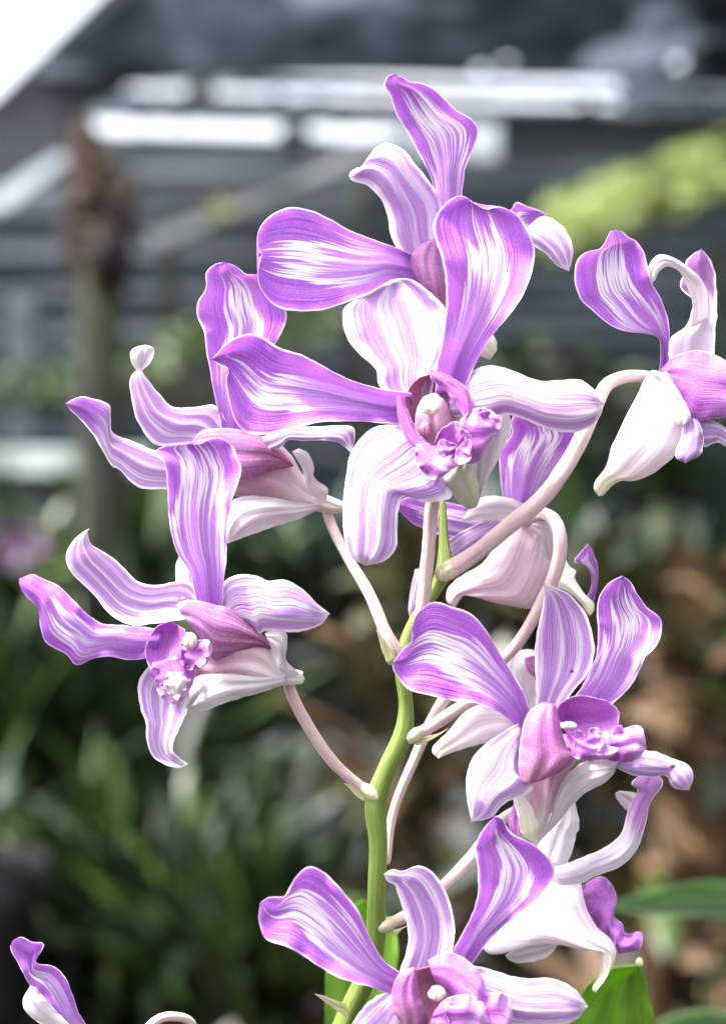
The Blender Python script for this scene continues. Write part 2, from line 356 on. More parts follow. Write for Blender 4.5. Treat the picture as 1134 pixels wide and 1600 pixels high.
def frills(fr, c, rad, n, d, parent, seed=0, mats=('frill', 'lipfan', 'frill', 'lip'), size=1.0, aim=(0, 1)):
    """crisped lobes and crests of the lip: small ruffled flaps fanning out of one point"""
    rr = random.Random(seed); rad *= .9; a0 = math.atan2(aim[1], aim[0]); n = max(3, n - 2)
    for k in range(n):
        a = a0 + (k / max(1, n - 1) - .5) * 3.6 + rr.uniform(-.25, .25); L_ = rad * rr.uniform(.7, 1.15); wd = rad * rr.uniform(.34, .50) * size
        dx, dy = math.cos(a), math.sin(a); nx, ny = -dy, dx
        b = (c[0] + dx * rad * .12, c[1] + dy * rad * .12)
        e1, e2, tip = [], [], (c[0] + dx * L_, c[1] + dy * L_)
        for t, f in ((0, .25), (.3, .6), (.6, 1), (.88, .85)):
            q = (b[0] + dx * L_ * t * .95, b[1] + dy * L_ * t * .95); j1 = rr.uniform(.75, 1.2); j2 = rr.uniform(.75, 1.2)
            e1.append((q[0] + nx * wd * f * j1, q[1] + ny * wd * f * j1)); e2.append((q[0] - nx * wd * f * j2, q[1] - ny * wd * f * j2))
        blade('lip_lobe', fr, e1 + [tip], e2 + [tip], mats[k % len(mats)], parent, z=(d, d + rr.uniform(-2.6, .2)), cup=rr.uniform(.2, 1.4), ruff=.28, rf=rr.uniform(14, 22), nu=14, nv=24, th=.07, groove=.1)
# ---- flower A: topmost
fl = blade('flower', 0, [(650, 400), (660, 440), (690, 500), (715, 540), (765, 562)], [(700, 390), (720, 440), (745, 500), (772, 525), (776, 548)], 'bodywhite', spray, z=(9, 6), puff=3.5, cup=0)
fl['label'] = 'topmost flower, its two upper petals reaching above all others'
blade('petal', 1, [(585, 560), (580, 440), (578, 380), (545, 310), (500, 225), (465, 170), (450, 115), (432, 88), (440, 58), (462, 51)],
      [(660, 560), (668, 420), (677, 340), (702, 280), (717, 220), (700, 190), (650, 160), (600, 110), (550, 80), (505, 74), (488, 60), (462, 51)], 'petal_pale', fl, z=(7, -2), bend=-3, cup=3.5, ruff=1.4)
blade('sepal', 1, [(495, 620), (457, 560), (440, 480), (410, 420), (375, 388), (335, 376), (327, 352), (348, 337)],
      [(600, 600), (606, 450), (560, 370), (520, 320), (490, 280), (440, 262), (396, 283), (384, 325), (366, 340), (348, 337)], 'sepal', fl, z=(7, 1), bend=-2, cup=-3, ruff=.8)
blade('petal', 1, [(540, 610), (470, 582), (400, 556), (330, 530), (260, 490), (200, 465), (140, 457), (80, 483), (47, 530), (45, 575), (58, 603)],
      [(560, 700), (450, 690), (400, 714), (330, 742), (250, 770), (180, 775), (110, 765), (62, 722), (44, 665), (58, 603)], 'petal_wide', fl, z=(5, -9), bend=-2, cup=2.5, ruff=1.0)
blade('lip', 1, [(588, 556), (545, 566), (515, 610), (520, 660), (560, 730), (612, 797)], [(592, 556), (608, 620), (618, 700), (612, 797)], 'hood', fl, z=(3, 5), puff=2.2, cup=0, ruff=.3)
blade('petal', 1, [(700, 520), (790, 500), (818, 465), (835, 441), (870, 455), (926, 476)], [(720, 610), (820, 580), (868, 532), (897, 505), (926, 476)], 'petal_dark', fl, z=(8, 4), cup=2, ruff=1.0)
blade('sepal', 1, [(740, 580), (850, 530), (905, 488), (950, 498), (990, 538), (1007, 590), (994, 652)], [(740, 640), (850, 560), (880, 572), (920, 597), (958, 635), (994, 652)], 'sepal_pale', fl, z=(9, 2), bend=-2, cup=-2)
# ---- flower B: centre
fl = blade('flower', 2, [(700, 400), (690, 460), (672, 530), (700, 570), (730, 605), (748, 612)], [(800, 380), (790, 430), (766, 490), (772, 560), (765, 600), (748, 612)], 'spur', spray, z=(-11, -9), puff=3.0, cup=0)
fl['label'] = 'central flower facing the camera, with open magenta lip and cream column'
blade('sepal', 2, [(560, 330), (505, 285), (492, 235), (450, 195), (415, 150), (403, 100), (410, 68), (445, 45), (490, 20), (535, -5)],
      [(640, 320), (655, 240), (680, 190), (694, 120), (680, 75), (650, 40), (610, 5), (575, -8), (535, -5)], 'sepal', fl, z=(-6, -1), bend=-1, cup=2.0, ruff=.8)
blade('petal', 0, [(680, 615), (684, 565), (694, 520), (697, 485), (697, 448), (692, 407), (682, 376), (677, 350), (686, 330), (703, 312), (722, 306), (738, 316)],
      [(722, 615), (743, 568), (767, 527), (795, 492), (821, 452), (833, 417), (835, 390), (822, 355), (805, 334), (780, 323), (758, 327), (738, 316)], 'petal_wide', fl, z=(-10, -14), bend=-4, cup=3.0, ruff=1.3)
blade('petal', 2, [(590, 300), (500, 285), (420, 260), (340, 220), (290, 196), (238, 180), (190, 150), (150, 141), (100, 163), (53, 208)],
      [(590, 385), (500, 378), (430, 374), (350, 376), (290, 390), (235, 405), (190, 413), (145, 406), (115, 372), (100, 320), (92, 268), (100, 238), (75, 224), (53, 208)], 'petal_dark', fl, z=(-9, -13), bend=-3, cup=3.5, ruff=1.4)
blade('sepal', 2, [(690, 300), (735, 255), (775, 229), (820, 227), (870, 243), (930, 265), (990, 265), (1037, 264), (1077, 288), (1104, 330)],
      [(690, 360), (790, 372), (845, 358), (900, 373), (960, 397), (1020, 406), (1065, 393), (1094, 362), (1104, 330)], 'sepal_pale', fl, z=(-8, -13), bend=-3, cup=-3, ruff=.8)
blade('sepal', 2, [(600, 380), (545, 380), (490, 392), (450, 425), (422, 470), (412, 540), (405, 620), (410, 690), (430, 742), (465, 763)],
      [(700, 470), (700, 560), (680, 588), (620, 592), (572, 576), (554, 610), (552, 680), (545, 718), (515, 750), (465, 763)], 'sepal_fine', fl, z=(-7, -16), bend=-3, cup=-2.5, ruff=.9)
blade('sepal', 2, [(720, 400), (745, 470), (765, 540), (766, 592)], [(850, 352), (856, 400), (815, 490), (785, 545), (768, 594)], 'white', fl, z=(-10, -9), cup=-2)
blade('lip', 2, [(645, 248), (612, 258), (582, 290), (570, 340), (580, 400), (610, 440), (650, 452)], [(650, 248), (690, 258), (720, 290), (732, 335), (730, 385), (700, 430), (650, 452)], 'throat', fl, z=(-8, -9), cup=5, ruff=.3)
blade('lip', 2, [(640, 238), (642, 262), (680, 292), (712, 335), (738, 378)], [(652, 234), (700, 258), (736, 288), (752, 332), (738, 378)], 'lip', fl, z=(-12, -15), cup=-2, ruff=.5)
blade('lip', 2, [(548, 308), (555, 372), (582, 432), (640, 470)], [(562, 306), (590, 372), (612, 425), (640, 470)], 'lip', fl, z=(-12, -15), cup=-1.5, ruff=.3)
blade('lip', 2, [(600, 430), (600, 480), (625, 518), (660, 530), (700, 500)], [(640, 440), (680, 450), (710, 470), (715, 490), (700, 500)], 'frill', fl, z=(-14, -17), cup=-2, ruff=.8, rf=22)
blade('lip', 2, [(650, 430), (665, 400), (700, 375), (720, 385), (735, 430)], [(670, 470), (710, 480), (740, 470), (750, 450), (735, 430)], 'frill', fl, z=(-16, -18), cup=1.5, ruff=.8, rf=22)
blade('lip', 2, [(720, 370), (760, 340), (800, 345), (828, 380), (822, 415)], [(700, 440), (730, 490), (770, 480), (800, 420), (822, 415)], 'frill', fl, z=(-15, -14), cup=-2, ruff=.8, rf=22)
frills(2, (712, 440), 52, 7, -17.5, fl, 3, aim=(.6, 1))
frills(2, (790, 375), 40, 4, -15.5, fl, 4, aim=(1, .2))
blob('column', 2, (648, 368), (56, 74, 30), 'body', fl, d=-9.5, seed=4)
blob('anther_cap', 2, (640, 342), (27, 19, 20), 'cream', fl, d=-13)
blob('stigma', 2, (626, 398), (20, 24, 12), 'throat', fl, d=-12, seed=4)
# ---- flower C: upper left
fl = blade('flower', 3, [(600, 690), (700, 680), (790, 700), (850, 750), (895, 825), (955, 880), (1036, 918)], [(600, 880), (700, 905), (790, 915), (870, 935), (935, 950), (1000, 958), (1034, 952)], 'body', spray, z=(8, 14), puff=4.5, cup=0)
fl['label'] = 'upper left flower seen from below its mauve column, one sepal tipped by a white knob'
blade('petal', 3, [(610, 700), (585, 560), (565, 470), (548, 370), (542, 310), (520, 260), (520, 210), (545, 160), (549, 105), (580, 76), (615, 67)],
      [(690, 720), (695, 600), (712, 500), (755, 420), (800, 345), (828, 290), (832, 240), (800, 150), (735, 112), (692, 112), (655, 82), (615, 67)], 'petal_wide', fl, z=(6, 2), bend=-2, cup=3, ruff=1.3)
blade('sepal', 3, [(640, 680), (590, 582), (500, 582), (430, 579), (380, 530), (340, 480), (318, 446)], [(560, 720), (480, 712), (385, 718), (340, 685), (305, 625), (288, 560), (280, 500), (290, 462), (318, 446)], 'sepal_pale', fl, z=(6, 0), bend=2, cup=3)
blade('sepal', 3, [(304, 452), (284, 418), (283, 386), (303, 368), (335, 361)], [(324, 450), (350, 426), (364, 396), (362, 370), (335, 361)], 'white', fl, z=(0, -2), cup=-2, ruff=.2)
blade('petal', 3, [(440, 755), (370, 735), (300, 705), (235, 680), (213, 662), (212, 620), (205, 572), (150, 550), (100, 545), (53, 568)],
      [(440, 872), (340, 873), (290, 851), (245, 805), (215, 788), (180, 730), (150, 680), (100, 620), (70, 592), (53, 568)], 'sepal_tip', fl, z=(5, -3), bend=-2, cup=2.5, ruff=.9)
blade('lip', 3, [(490, 720), (530, 665), (600, 655), (680, 664), (760, 690), (820, 738), (862, 790)], [(560, 840), (660, 845), (720, 835), (770, 812), (820, 800), (862, 790)], 'hood', fl, z=(2, 6), puff=2.0, cup=0, ruff=.3)
blade('sepal', 3, [(955, 925), (860, 915), (780, 900), (700, 895), (640, 915), (615, 980), (618, 1066)], [(955, 940), (880, 975), (800, 1001), (700, 1036), (618, 1067)], 'white', fl, z=(9, 3), bend=-1, cup=-2.5)
blade('sepal', 3, [(853, 738), (880, 728), (912, 748), (930, 790), (932, 830), (978, 868), (976, 906)], [(862, 752), (890, 800), (900, 850), (925, 895), (955, 912), (976, 906)], 'white', fl, z=(5, 8), cup=-2, ruff=.4)
blade('sepal', 3, [(740, 690), (850, 652), (950, 650), (1062, 648), (1076, 690), (1062, 743)], [(780, 740), (820, 720), (840, 698), (900, 700), (980, 700), (1030, 715), (1062, 743)], 'sepal_pale', fl, z=(4, -2), cup=-1.5)
stalk('spur', [(930, 905, 22, 10), (980, 920, 21, 12), (1022, 935, 19, 13)], 'ivory', fl, fr=3)
# ---- flower D: lower left
fl = blade('flower', 4, [(640, 700), (740, 680), (810, 680), (850, 705), (890, 765), (960, 790)], [(590, 800), (660, 830), (740, 820), (820, 825), (890, 832), (955, 828)], 'body', spray, z=(-12, -8), puff=4.5, cup=0)
fl['label'] = 'lower left flower with upright front petal and lip opening to the left'
blade('petal', 4, [(625, 600), (602, 480), (567, 420), (541, 350), (531, 280), (530, 200), (520, 130), (490, 93), (530, 74), (607, 66)],
      [(705, 600), (709, 500), (715, 400), (720, 320), (735, 240), (755, 180), (762, 140), (747, 108), (737, 75), (702, 50), (662, 54), (630, 70), (607, 66)], 'petal_pale', fl, z=(-12, -18), bend=-4, cup=3.0, ruff=1.2)
blade('sepal', 4, [(640, 560), (600, 505), (550, 505), (490, 516), (430, 500), (380, 450), (330, 410), (290, 387), (278, 352), (284, 336)], [(600, 620), (480, 637), (420, 642), (350, 610), (300, 550), (250, 500), (215, 460), (211, 420), (233, 375), (263, 348), (284, 336)], 'sepal_fine', fl, z=(-10, -10), bend=3, cup=3)
blade('sepal', 4, [(560, 560), (556, 460), (568, 424)], [(620, 560), (600, 470), (568, 424)], 'white', fl, z=(-6, -4), cup=-1)
blade('petal', 4, [(520, 655), (430, 645), (370, 640), (320, 635), (270, 600), (230, 560), (190, 520), (135, 495), (105, 480), (64, 494)],
      [(490, 745), (400, 752), (340, 740), (290, 750), (245, 768), (213, 735), (150, 700), (130, 650), (120, 587), (85, 550), (62, 512), (64, 494)], 'petal_dark', fl, z=(-13, -18), bend=-2, cup=-2.5, ruff=1.2)
blade('sepal', 4, [(690, 590), (705, 512), (740, 485), (800, 481), (850, 502), (910, 501), (960, 530), (1000, 570), (1043, 605)], [(720, 640), (790, 650), (822, 672), (840, 660), (900, 662), (960, 661), (1012, 642), (1043, 605)], 'sepal_pale', fl, z=(-10, -12), bend=-3, cup=-3)
blade('lip', 4, [(558, 580), (590, 564), (650, 568), (720, 588), (770, 618), (830, 668), (872, 722)], [(600, 640), (640, 690), (670, 745), (710, 748), (770, 725), (820, 712), (872, 722)], 'hood', fl, z=(-17, -12), puff=2.2, cup=0, ruff=.4)
blade('lip', 4, [(540, 628), (492, 648), (465, 700), (463, 742), (478, 780), (510, 795)], [(585, 655), (592, 690), (585, 735), (555, 765), (510, 795)], 'lipfan', fl, z=(-15, -18), cup=2.5, ruff=.4)
blade('lip', 4, [(575, 700), (620, 690), (660, 690), (672, 720), (660, 750)], [(560, 740), (590, 780), (630, 780), (655, 765), (660, 750)], 'frill', fl, z=(-19, -20), cup=-1, ruff=.8, rf=22)
blade('lip', 4, [(485, 760), (490, 820), (520, 880), (570, 892)], [(600, 740), (620, 790), (600, 850), (570, 892)], 'frill', fl, z=(-17, -19), cup=-2, ruff=.8, rf=22)
blade('lip', 4, [(530, 790), (520, 840), (560, 880)], [(580, 790), (595, 830), (560, 880)], 'white', fl, z=(-20, -20.5), cup=-1, ruff=.8, rf=20)
blade('sepal', 4, [(905, 800), (800, 795), (700, 785), (640, 795), (600, 830), (590, 905)], [(905, 828), (820, 856), (720, 886), (650, 909), (590, 906)], 'white', fl, z=(-12, -16), cup=-2)
blade('sepal', 4, [(838, 668), (870, 655), (905, 662), (908, 705), (906, 752), (945, 792)], [(850, 690), (872, 745), (885, 785), (915, 806), (945, 798)], 'white', fl, z=(-15, -12), cup=-2, ruff=.4)
blade('sepal', 4, [(520, 740), (465, 782), (438, 830), (445, 900), (463, 950), (464, 1000), (480, 1050), (520, 1081), (570, 1093), (595, 1080)], [(620, 800), (597, 900), (577, 950), (552, 1000), (545, 1038), (568, 1062), (595, 1080)], 'sepal_fine', fl, z=(-13, -17), bend=-2, cup=2)
frills(4, (610, 735), 55, 6, -19.5, fl, 5, aim=(.2, 1))
frills(4, (540, 800), 62, 6, -18.5, fl, 6, aim=(.2, 1))
blob('anther_cap', 4, (602, 690), (24, 30, 20), 'cream', fl, d=-20, seed=2)
stalk('spur', [(880, 800, 28, -9), (920, 808, 24, -8), (948, 812, 19, -7)], 'ivory', fl, fr=4)
# ---- flower E: upper right
fl = blade('flower', 7, [(780, 845), (740, 900), (690, 1000), (640, 1100), (590, 1220), (562, 1300), (515, 1370), (508, 1410), (530, 1441)],
           [(850, 860), (900, 960), (962, 1050), (955, 1110), (925, 1170), (890, 1250), (790, 1330), (700, 1369), (640, 1368), (592, 1392), (550, 1438), (530, 1441)], 'bodywhite', spray, z=(4, 2), bend=-3, puff=3.5, cup=0)
fl['label'] = 'upper right flower on an arched stalk, cut off by the right edge of the photo'
blade('petal', 7, [(815, 870), (822, 760), (810, 685), (740, 669), (660, 660), (580, 630), (500, 560), (440, 500), (415, 400), (430, 320), (470, 285), (535, 270), (568, 222), (588, 182), (605, 180)],
      [(850, 870), (864, 720), (860, 620), (832, 520), (782, 430), (762, 350), (742, 280), (705, 232), (672, 215), (640, 188), (605, 180)], 'petal_wide', fl, z=(4, -4), bend=-3, cup=3.5, ruff=1.2)
blade('petal', 7, [(865, 830), (868, 700), (940, 640), (970, 570), (975, 512), (940, 480), (915, 450), (922, 410), (945, 400), (940, 340), (970, 300), (1018, 270)],
      [(1080, 810), (1080, 680), (1089, 580), (1086, 480), (1079, 390), (1056, 320), (1018, 270)], 'arm', fl, z=(6, 4), cup=3)
blade('sepal', 7, [(1050, 600), (1042, 480), (1010, 410), (950, 350), (880, 310), (820, 296), (785, 320), (764, 360), (768, 400), (780, 434)],
      [(965, 640), (975, 530), (950, 450), (915, 382), (880, 358), (845, 355), (810, 385), (797, 415), (780, 434)], 'white', fl, z=(5, -4), bend=-1, cup=-1.5, ruff=.3)
blade('lip', 7, [(820, 850), (870, 790), (940, 760), (1000, 751), (1060, 765), (1120, 788), (1180, 850), (1220, 950)], [(830, 870), (870, 920), (920, 1000), (965, 1085), (1040, 1079), (1130, 1065), (1190, 1020), (1220, 950)], 'lipfan', fl, z=(1, -3), puff=2.5, cup=0)
blade('sepal', 7, [(930, 1060), (925, 1130), (893, 1250), (940, 1283)], [(1000, 1080), (1027, 1160), (1012, 1240), (940, 1283)], 'sepal_pale', fl, z=(-2, -5), cup=-2)
blade('sepal', 7, [(970, 1080), (1060, 1078), (1134, 1120), (1210, 1185)], [(990, 1150), (1030, 1206), (1090, 1187), (1140, 1207), (1210, 1185)], 'sepal_fine', fl, z=(1, -1), cup=-1.5)
blade('sepal', 7, [(790, 870), (840, 940), (880, 1020), (900, 1100), (930, 1110)], [(850, 850), (900, 930), (955, 1030), (965, 1075), (930, 1110)], 'white', fl, z=(-2, -4), cup=-1.5, ruff=.3)
# ---- flower F: behind the centre, back turned
fl = blade('flower', 10, [(250, 520), (200, 640), (140, 730), (60, 780), (5, 830), (-5, 890), (30, 912)], [(440, 580), (430, 680), (410, 780), (375, 870), (335, 917), (250, 906), (150, 882), (85, 856), (52, 875), (30, 912)], 'bodypink', spray, z=(14, 10), puff=3.5, cup=0)
fl['label'] = 'flower turned away behind the centre, showing its pinkish back under a hooked stalk'
blade('petal', 10, [(235, 560), (215, 400), (205, 320), (215, 270), (258, 200), (252, 160), (270, 125), (320, 100)], [(330, 540), (385, 420), (430, 340), (500, 260), (540, 200), (510, 160), (420, 110), (320, 100)], 'petal_pale', fl, z=(14, 5), bend=-3, cup=2.5)
blade('petal', 0, [(800, 822), (740, 795), (690, 784), (640, 776), (616, 790)], [(780, 850), (720, 842), (680, 834), (645, 818), (616, 790)], 'petal', fl, z=(14, 9), cup=1.5)
blade('sepal', 10, [(235, 555), (130, 568), (0, 638), (-30, 700)], [(235, 585), (100, 665), (5, 735), (-30, 700)], 'sepal_fine', fl, z=(8, 6), cup=-1)
blade('sepal', 10, [(60, 540), (125, 470), (200, 458), (260, 468), (320, 497), (350, 540)], [(60, 560), (140, 560), (220, 560), (280, 560), (350, 555)], 'white', fl, z=(8, 10), cup=-2)
blade('sepal', 10, [(345, 570), (400, 560), (432, 600), (430, 680), (415, 720)], [(330, 590), (360, 640), (390, 700), (415, 720)], 'white', fl, z=(7, 8), cup=-1.5, ruff=.3)
blade('spur', 10, [(470, 690), (490, 740), (521, 762), (516, 790), (550, 850), (590, 890), (593, 925), (578, 947)], [(420, 790), (440, 830), (490, 850), (535, 890), (562, 930), (578, 947)], 'ivory', fl, z=(8, 6), puff=1.8, cup=0, ruff=.3)
blade('petal', 10, [(555, 885), (583, 825), (580, 772), (555, 737), (513, 723), (545, 680), (571, 653)], [(590, 900), (609, 820), (609, 750), (592, 690), (571, 653)], 'petal', fl, z=(12, 7), cup=1.5)
blade('petal', 0, [(668, 900), (650, 890), (641, 925), (638, 952), (641, 970)], [(672, 930), (664, 950), (655, 960), (641, 970)], 'sepal_fine', fl, z=(12, 9), cup=-1)
# ---- flower G: middle right
fl = blade('flower', 5, [(470, 940), (478, 1050), (495, 1115), (522, 1187)], [(660, 900), (610, 1000), (575, 1080), (552, 1140), (530, 1190)], 'body', spray, z=(-10, -4), puff=4.0, cup=0)
fl['label'] = 'middle right flower facing right, with fan shaped veined lip and spotted sepal tip'
blade('petal', 5, [(520, 800), (480, 690), (440, 620), (400, 560), (365, 500), (320, 450), (260, 425), (200, 409), (150, 443), (130, 490), (133, 532), (100, 562), (72, 603)],
      [(480, 860), (450, 800), (400, 762), (340, 737), (260, 726), (180, 706), (120, 690), (88, 655), (70, 625), (72, 603)], 'petal', fl, z=(-10, -15), bend=-3, cup=3, ruff=1.2)
blade('sepal', 5, [(520, 780), (527, 680), (522, 600), (530, 500), (546, 430), (552, 390), (547, 348)], [(590, 780), (640, 700), (690, 640), (713, 570), (705, 500), (680, 440), (640, 390), (590, 366), (547, 348)], 'sepal', fl, z=(-8, -11), bend=1, cup=2.5)
blade('petal', 5, [(620, 760), (690, 650), (720, 570), (725, 500), (722, 440), (730, 390), (760, 350), (800, 327)], [(740, 760), (820, 690), (860, 620), (872, 588), (912, 550), (929, 500), (921, 460), (882, 430), (852, 390), (826, 345), (800, 327)], 'petal_pale', fl, z=(-9, -13), bend=-2, cup=3, ruff=1.2)
blade('sepal', 5, [(470, 800), (430, 820), (370, 860), (330, 900), (308, 950), (304, 1020), (320, 1112)], [(490, 860), (475, 940), (490, 988), (516, 1000), (490, 1032), (430, 1052), (380, 1100), (320, 1113)], 'sepal_fine', fl, z=(-10, -16), bend=-2, cup=-2.5)
blade('sepal', 5, [(790, 918), (740, 914), (680, 920), (620, 968), (585, 1030), (575, 1090), (545, 1150), (528, 1186)], [(775, 960), (740, 992), (680, 1022), (640, 1062), (600, 1112), (560, 1152), (528, 1188)], 'white', fl, z=(-13, -8), cup=-2, ruff=.4)
blade('sepal', 5, [(452, 1040), (468, 1100), (480, 1150), (520, 1184)], [(490, 1035), (522, 1080), (535, 1130), (520, 1184)], 'ivory', fl, z=(-11, -8), cup=-1.5, ruff=.3)
blade('sepal', 5, [(770, 930), (840, 895), (880, 885), (930, 900), (980, 918), (1016, 935), (1029, 970), (1015, 1012)], [(770, 935), (840, 966), (900, 971), (940, 966), (960, 1000), (988, 1012), (1015, 1012)], 'sepal_pale', fl, z=(-13, -15), cup=-2)
blade('lip', 5, [(545, 732), (500, 768), (477, 840), (472, 920), (480, 985), (515, 990)], [(588, 738), (602, 800), (625, 870), (645, 910), (600, 955), (515, 990)], 'mauve', fl, z=(-15, -16), puff=3.2, cup=0, ruff=.3)
blade('lip', 5, [(590, 770), (608, 730), (660, 711), (730, 720), (775, 742), (792, 765)], [(605, 800), (640, 850), (700, 880), (770, 862), (786, 810), (792, 765)], 'lipfan', fl, z=(-13, -17), cup=3, ruff=.6)
blade('lip', 5, [(612, 835), (638, 900), (700, 920), (760, 912), (795, 880)], [(640, 828), (690, 850), (740, 865), (795, 880)], 'frill', fl, z=(-18, -20), cup=-2, ruff=.8, rf=22)
blade('lip', 5, [(730, 860), (800, 818), (856, 807), (871, 830), (879, 880)], [(740, 910), (800, 925), (850, 912), (879, 880)], 'frill', fl, z=(-17, -18), cup=-2, ruff=.8, rf=22)
blade('lip', 5, [(690, 850), (700, 815), (730, 820), (745, 850)], [(680, 880), (710, 900), (750, 890), (745, 850)], 'frill', fl, z=(-19, -20), cup=-1, ruff=.8, rf=22)
frills(5, (700, 850), 60, 7, -19, fl, 7, aim=(-.1, 1))
frills(5, (810, 865), 62, 5, -17.5, fl, 8, aim=(1, -.1))
blob('anther_cap', 5, (630, 806), (30, 14, 14), 'cream', fl, d=-19, seed=3)
M['spot'] = tubemat('dark_speck', (.05, .03, .03), (.08, .04, .03), (.03, .02, .02))
blob('speck', 5, (963, 936), (9, 7, 4), 'spot', fl, d=-16.6, seed=5)
blob('speck', 5, (640, 632), (6, 6, 3), 'spot', fl, d=-9.2, seed=6)
# ---- flower H: half hidden behind G
fl = blade('flower', 5, [(470, 760), (400, 745), (325, 744), (283, 778), (250, 820), (202, 868), (195, 892), (214, 911)], [(480, 850), (430, 838), (360, 862), (320, 872), (262, 891), (214, 911)], 'bodywhite', spray, z=(12, 5), puff=2.6, cup=0)
fl['label'] = 'flower almost hidden behind the middle right one, only its ivory spur and white back showing'
blade('sepal', 5, [(430, 760), (435, 620), (450, 580), (480, 564), (530, 569), (565, 600)], [(520, 780), (540, 700), (560, 650), (565, 600)], 'white', fl, z=(11, 8), cup=-2)
blade('petal', 5, [(490, 590), (495, 625), (520, 650), (535, 655)], [(520, 582), (530, 605), (540, 630), (535, 655)], 'mauve', fl, z=(5, 5), cup=-1, ruff=.2)
# ---- flower I: bottom
fl = blade('flower', 6, [(400, 480), (370, 560), (380, 640), (430, 700)], [(540, 480), (580, 560), (560, 640), (430, 700)], 'body', spray, z=(-10, -8), puff=3.0, cup=0)
fl['label'] = 'bottom flower cut off by the lower edge, in front of the stem'
blade('petal', 6, [(400, 500), (340, 460), (310, 420), (290, 380), (265, 330), (230, 285), (190, 245), (155, 231), (122, 258), (100, 300), (62, 303), (40, 318)],
      [(370, 540), (300, 516), (250, 501), (190, 476), (150, 446), (100, 416), (55, 403), (38, 360), (40, 318)], 'petal', fl, z=(-17, -22), bend=-3, cup=2.5, ruff=1.2)
blade('sepal', 6, [(360, 500), (386, 420), (385, 370), (367, 310), (357, 277), (340, 268), (330, 250)], [(480, 480), (496, 390), (490, 330), (470, 280), (440, 240), (410, 230), (375, 242), (350, 238), (330, 250)], 'sepal', fl, z=(-14, -16), bend=1, cup=2.5)
blade('petal', 6, [(470, 470), (520, 380), (549, 310), (551, 240), (545, 190), (560, 150), (590, 113)], [(520, 490), (580, 402), (640, 350), (700, 300), (729, 250), (720, 215), (680, 180), (630, 155), (610, 120), (590, 113)], 'petal_wide', fl, z=(-15, -21), bend=-3, cup=3, ruff=1.2)
blade('sepal', 6, [(530, 460), (600, 480), (660, 495), (730, 495), (782, 525), (809, 560)], [(530, 560), (600, 590), (650, 606), (720, 608), (780, 592), (809, 560)], 'sepal_fine', fl, z=(-15, -19), bend=-1, cup=-2)
blade('sepal', 6, [(350, 520), (295, 550), (262, 590), (235, 650)], [(400, 560), (390, 620), (350, 680), (235, 650)], 'sepal_fine', fl, z=(-16, -20), cup=-2)
blade('lip', 6, [(400, 468), (362, 488), (348, 540), (368, 600), (400, 640)], [(404, 474), (416, 540), (436, 590), (400, 640)], 'mauve', fl, z=(-20, -19), puff=1.5, cup=0, ruff=.3)
blade('lip', 6, [(400, 475), (405, 540), (430, 600), (470, 620)], [(440, 465), (490, 500), (510, 560), (470, 620)], 'throat', fl, z=(-17, -17), cup=3)
blade('lip', 6, [(433, 452), (480, 434), (530, 455), (560, 490), (574, 545)], [(450, 500), (480, 530), (515, 562), (550, 568), (574, 545)], 'lipfan', fl, z=(-19, -22), cup=-2.5, ruff=.4)
blade('lip', 6, [(450, 570), (480, 540), (530, 535), (560, 550), (580, 600)], [(440, 600), (480, 640), (540, 640), (580, 600)], 'frill', fl, z=(-23, -24), cup=-2, ruff=.8, rf=22)
blade('lip', 6, [(545, 560), (580, 530), (620, 535), (632, 580), (628, 600)], [(540, 600), (560, 640), (610, 640), (628, 600)], 'frill', fl, z=(-22, -22), cup=-1.5, ruff=.8, rf=22)
frills(6, (515, 580), 52, 7, -23.5, fl, 9, aim=(0, 1))
frills(6, (590, 575), 40, 5, -22.5, fl, 10, aim=(1, .2))
blob('anther_cap', 6, (455, 530), (22, 19, 18), 'cream', fl, d=-22, seed=8)
# ---- flower J: lower right, back turned
fl = blade('flower', 12, [(190, 560), (330, 620), (400, 720), (432, 850), (480, 950), (550, 1010), (582, 1070), (570, 1130), (530, 1210), (480, 1283)],
           [(-130, 960), (-60, 1085), (60, 1076), (180, 1042), (290, 1041), (400, 1063), (480, 1063), (502, 1120), (501, 1200), (462, 1262), (480, 1283)], 'bodywhite', spray, z=(8, 4), puff=4.0, cup=0)
fl['label'] = 'lower right flower showing its white back and one long arm curling upward'
blade('petal', 12, [(270, 660), (340, 636), (430, 600), (520, 560), (590, 510), (622, 460), (636, 390), (670, 310), (692, 265), (655, 238), (700, 200), (755, 165)],
      [(300, 745), (400, 742), (480, 702), (570, 670), (640, 628), (690, 560), (730, 450), (752, 340), (800, 270), (814, 220), (755, 165)], 'arm', fl, z=(2, 0), bend=-3, cup=-2, ruff=.6)
blade('sepal', 12, [(660, 400), (600, 335), (578, 290), (600, 276)], [(700, 340), (680, 290), (640, 277), (600, 276)], 'white', fl, z=(4, 3), cup=-1, ruff=.2)
blade('sepal', 12, [(170, 600), (215, 480), (255, 400), (300, 340), (370, 300)], [(330, 660), (368, 560), (386, 490), (399, 460), (392, 400), (370, 300)], 'white', fl, z=(5, 6), cup=-2)
blade('sepal', 12, [(310, 1020), (200, 1020), (100, 1050), (30, 1096)], [(292, 1045), (250, 1096), (180, 1126), (100, 1136), (50, 1122), (30, 1100)], 'white', fl, z=(12, 9), cup=-1.5)
blade('lip', 12, [(405, 760), (460, 720), (520, 704), (570, 760), (586, 820), (570, 900), (612, 935), (630, 990), (700, 978), (716, 992), (712, 1050), (688, 1077)],
      [(430, 860), (470, 940), (540, 1000), (580, 1050), (598, 1092), (650, 1080), (688, 1077)], 'lipfan', fl, z=(10, 6), cup=-2, ruff=1.2, rf=26)
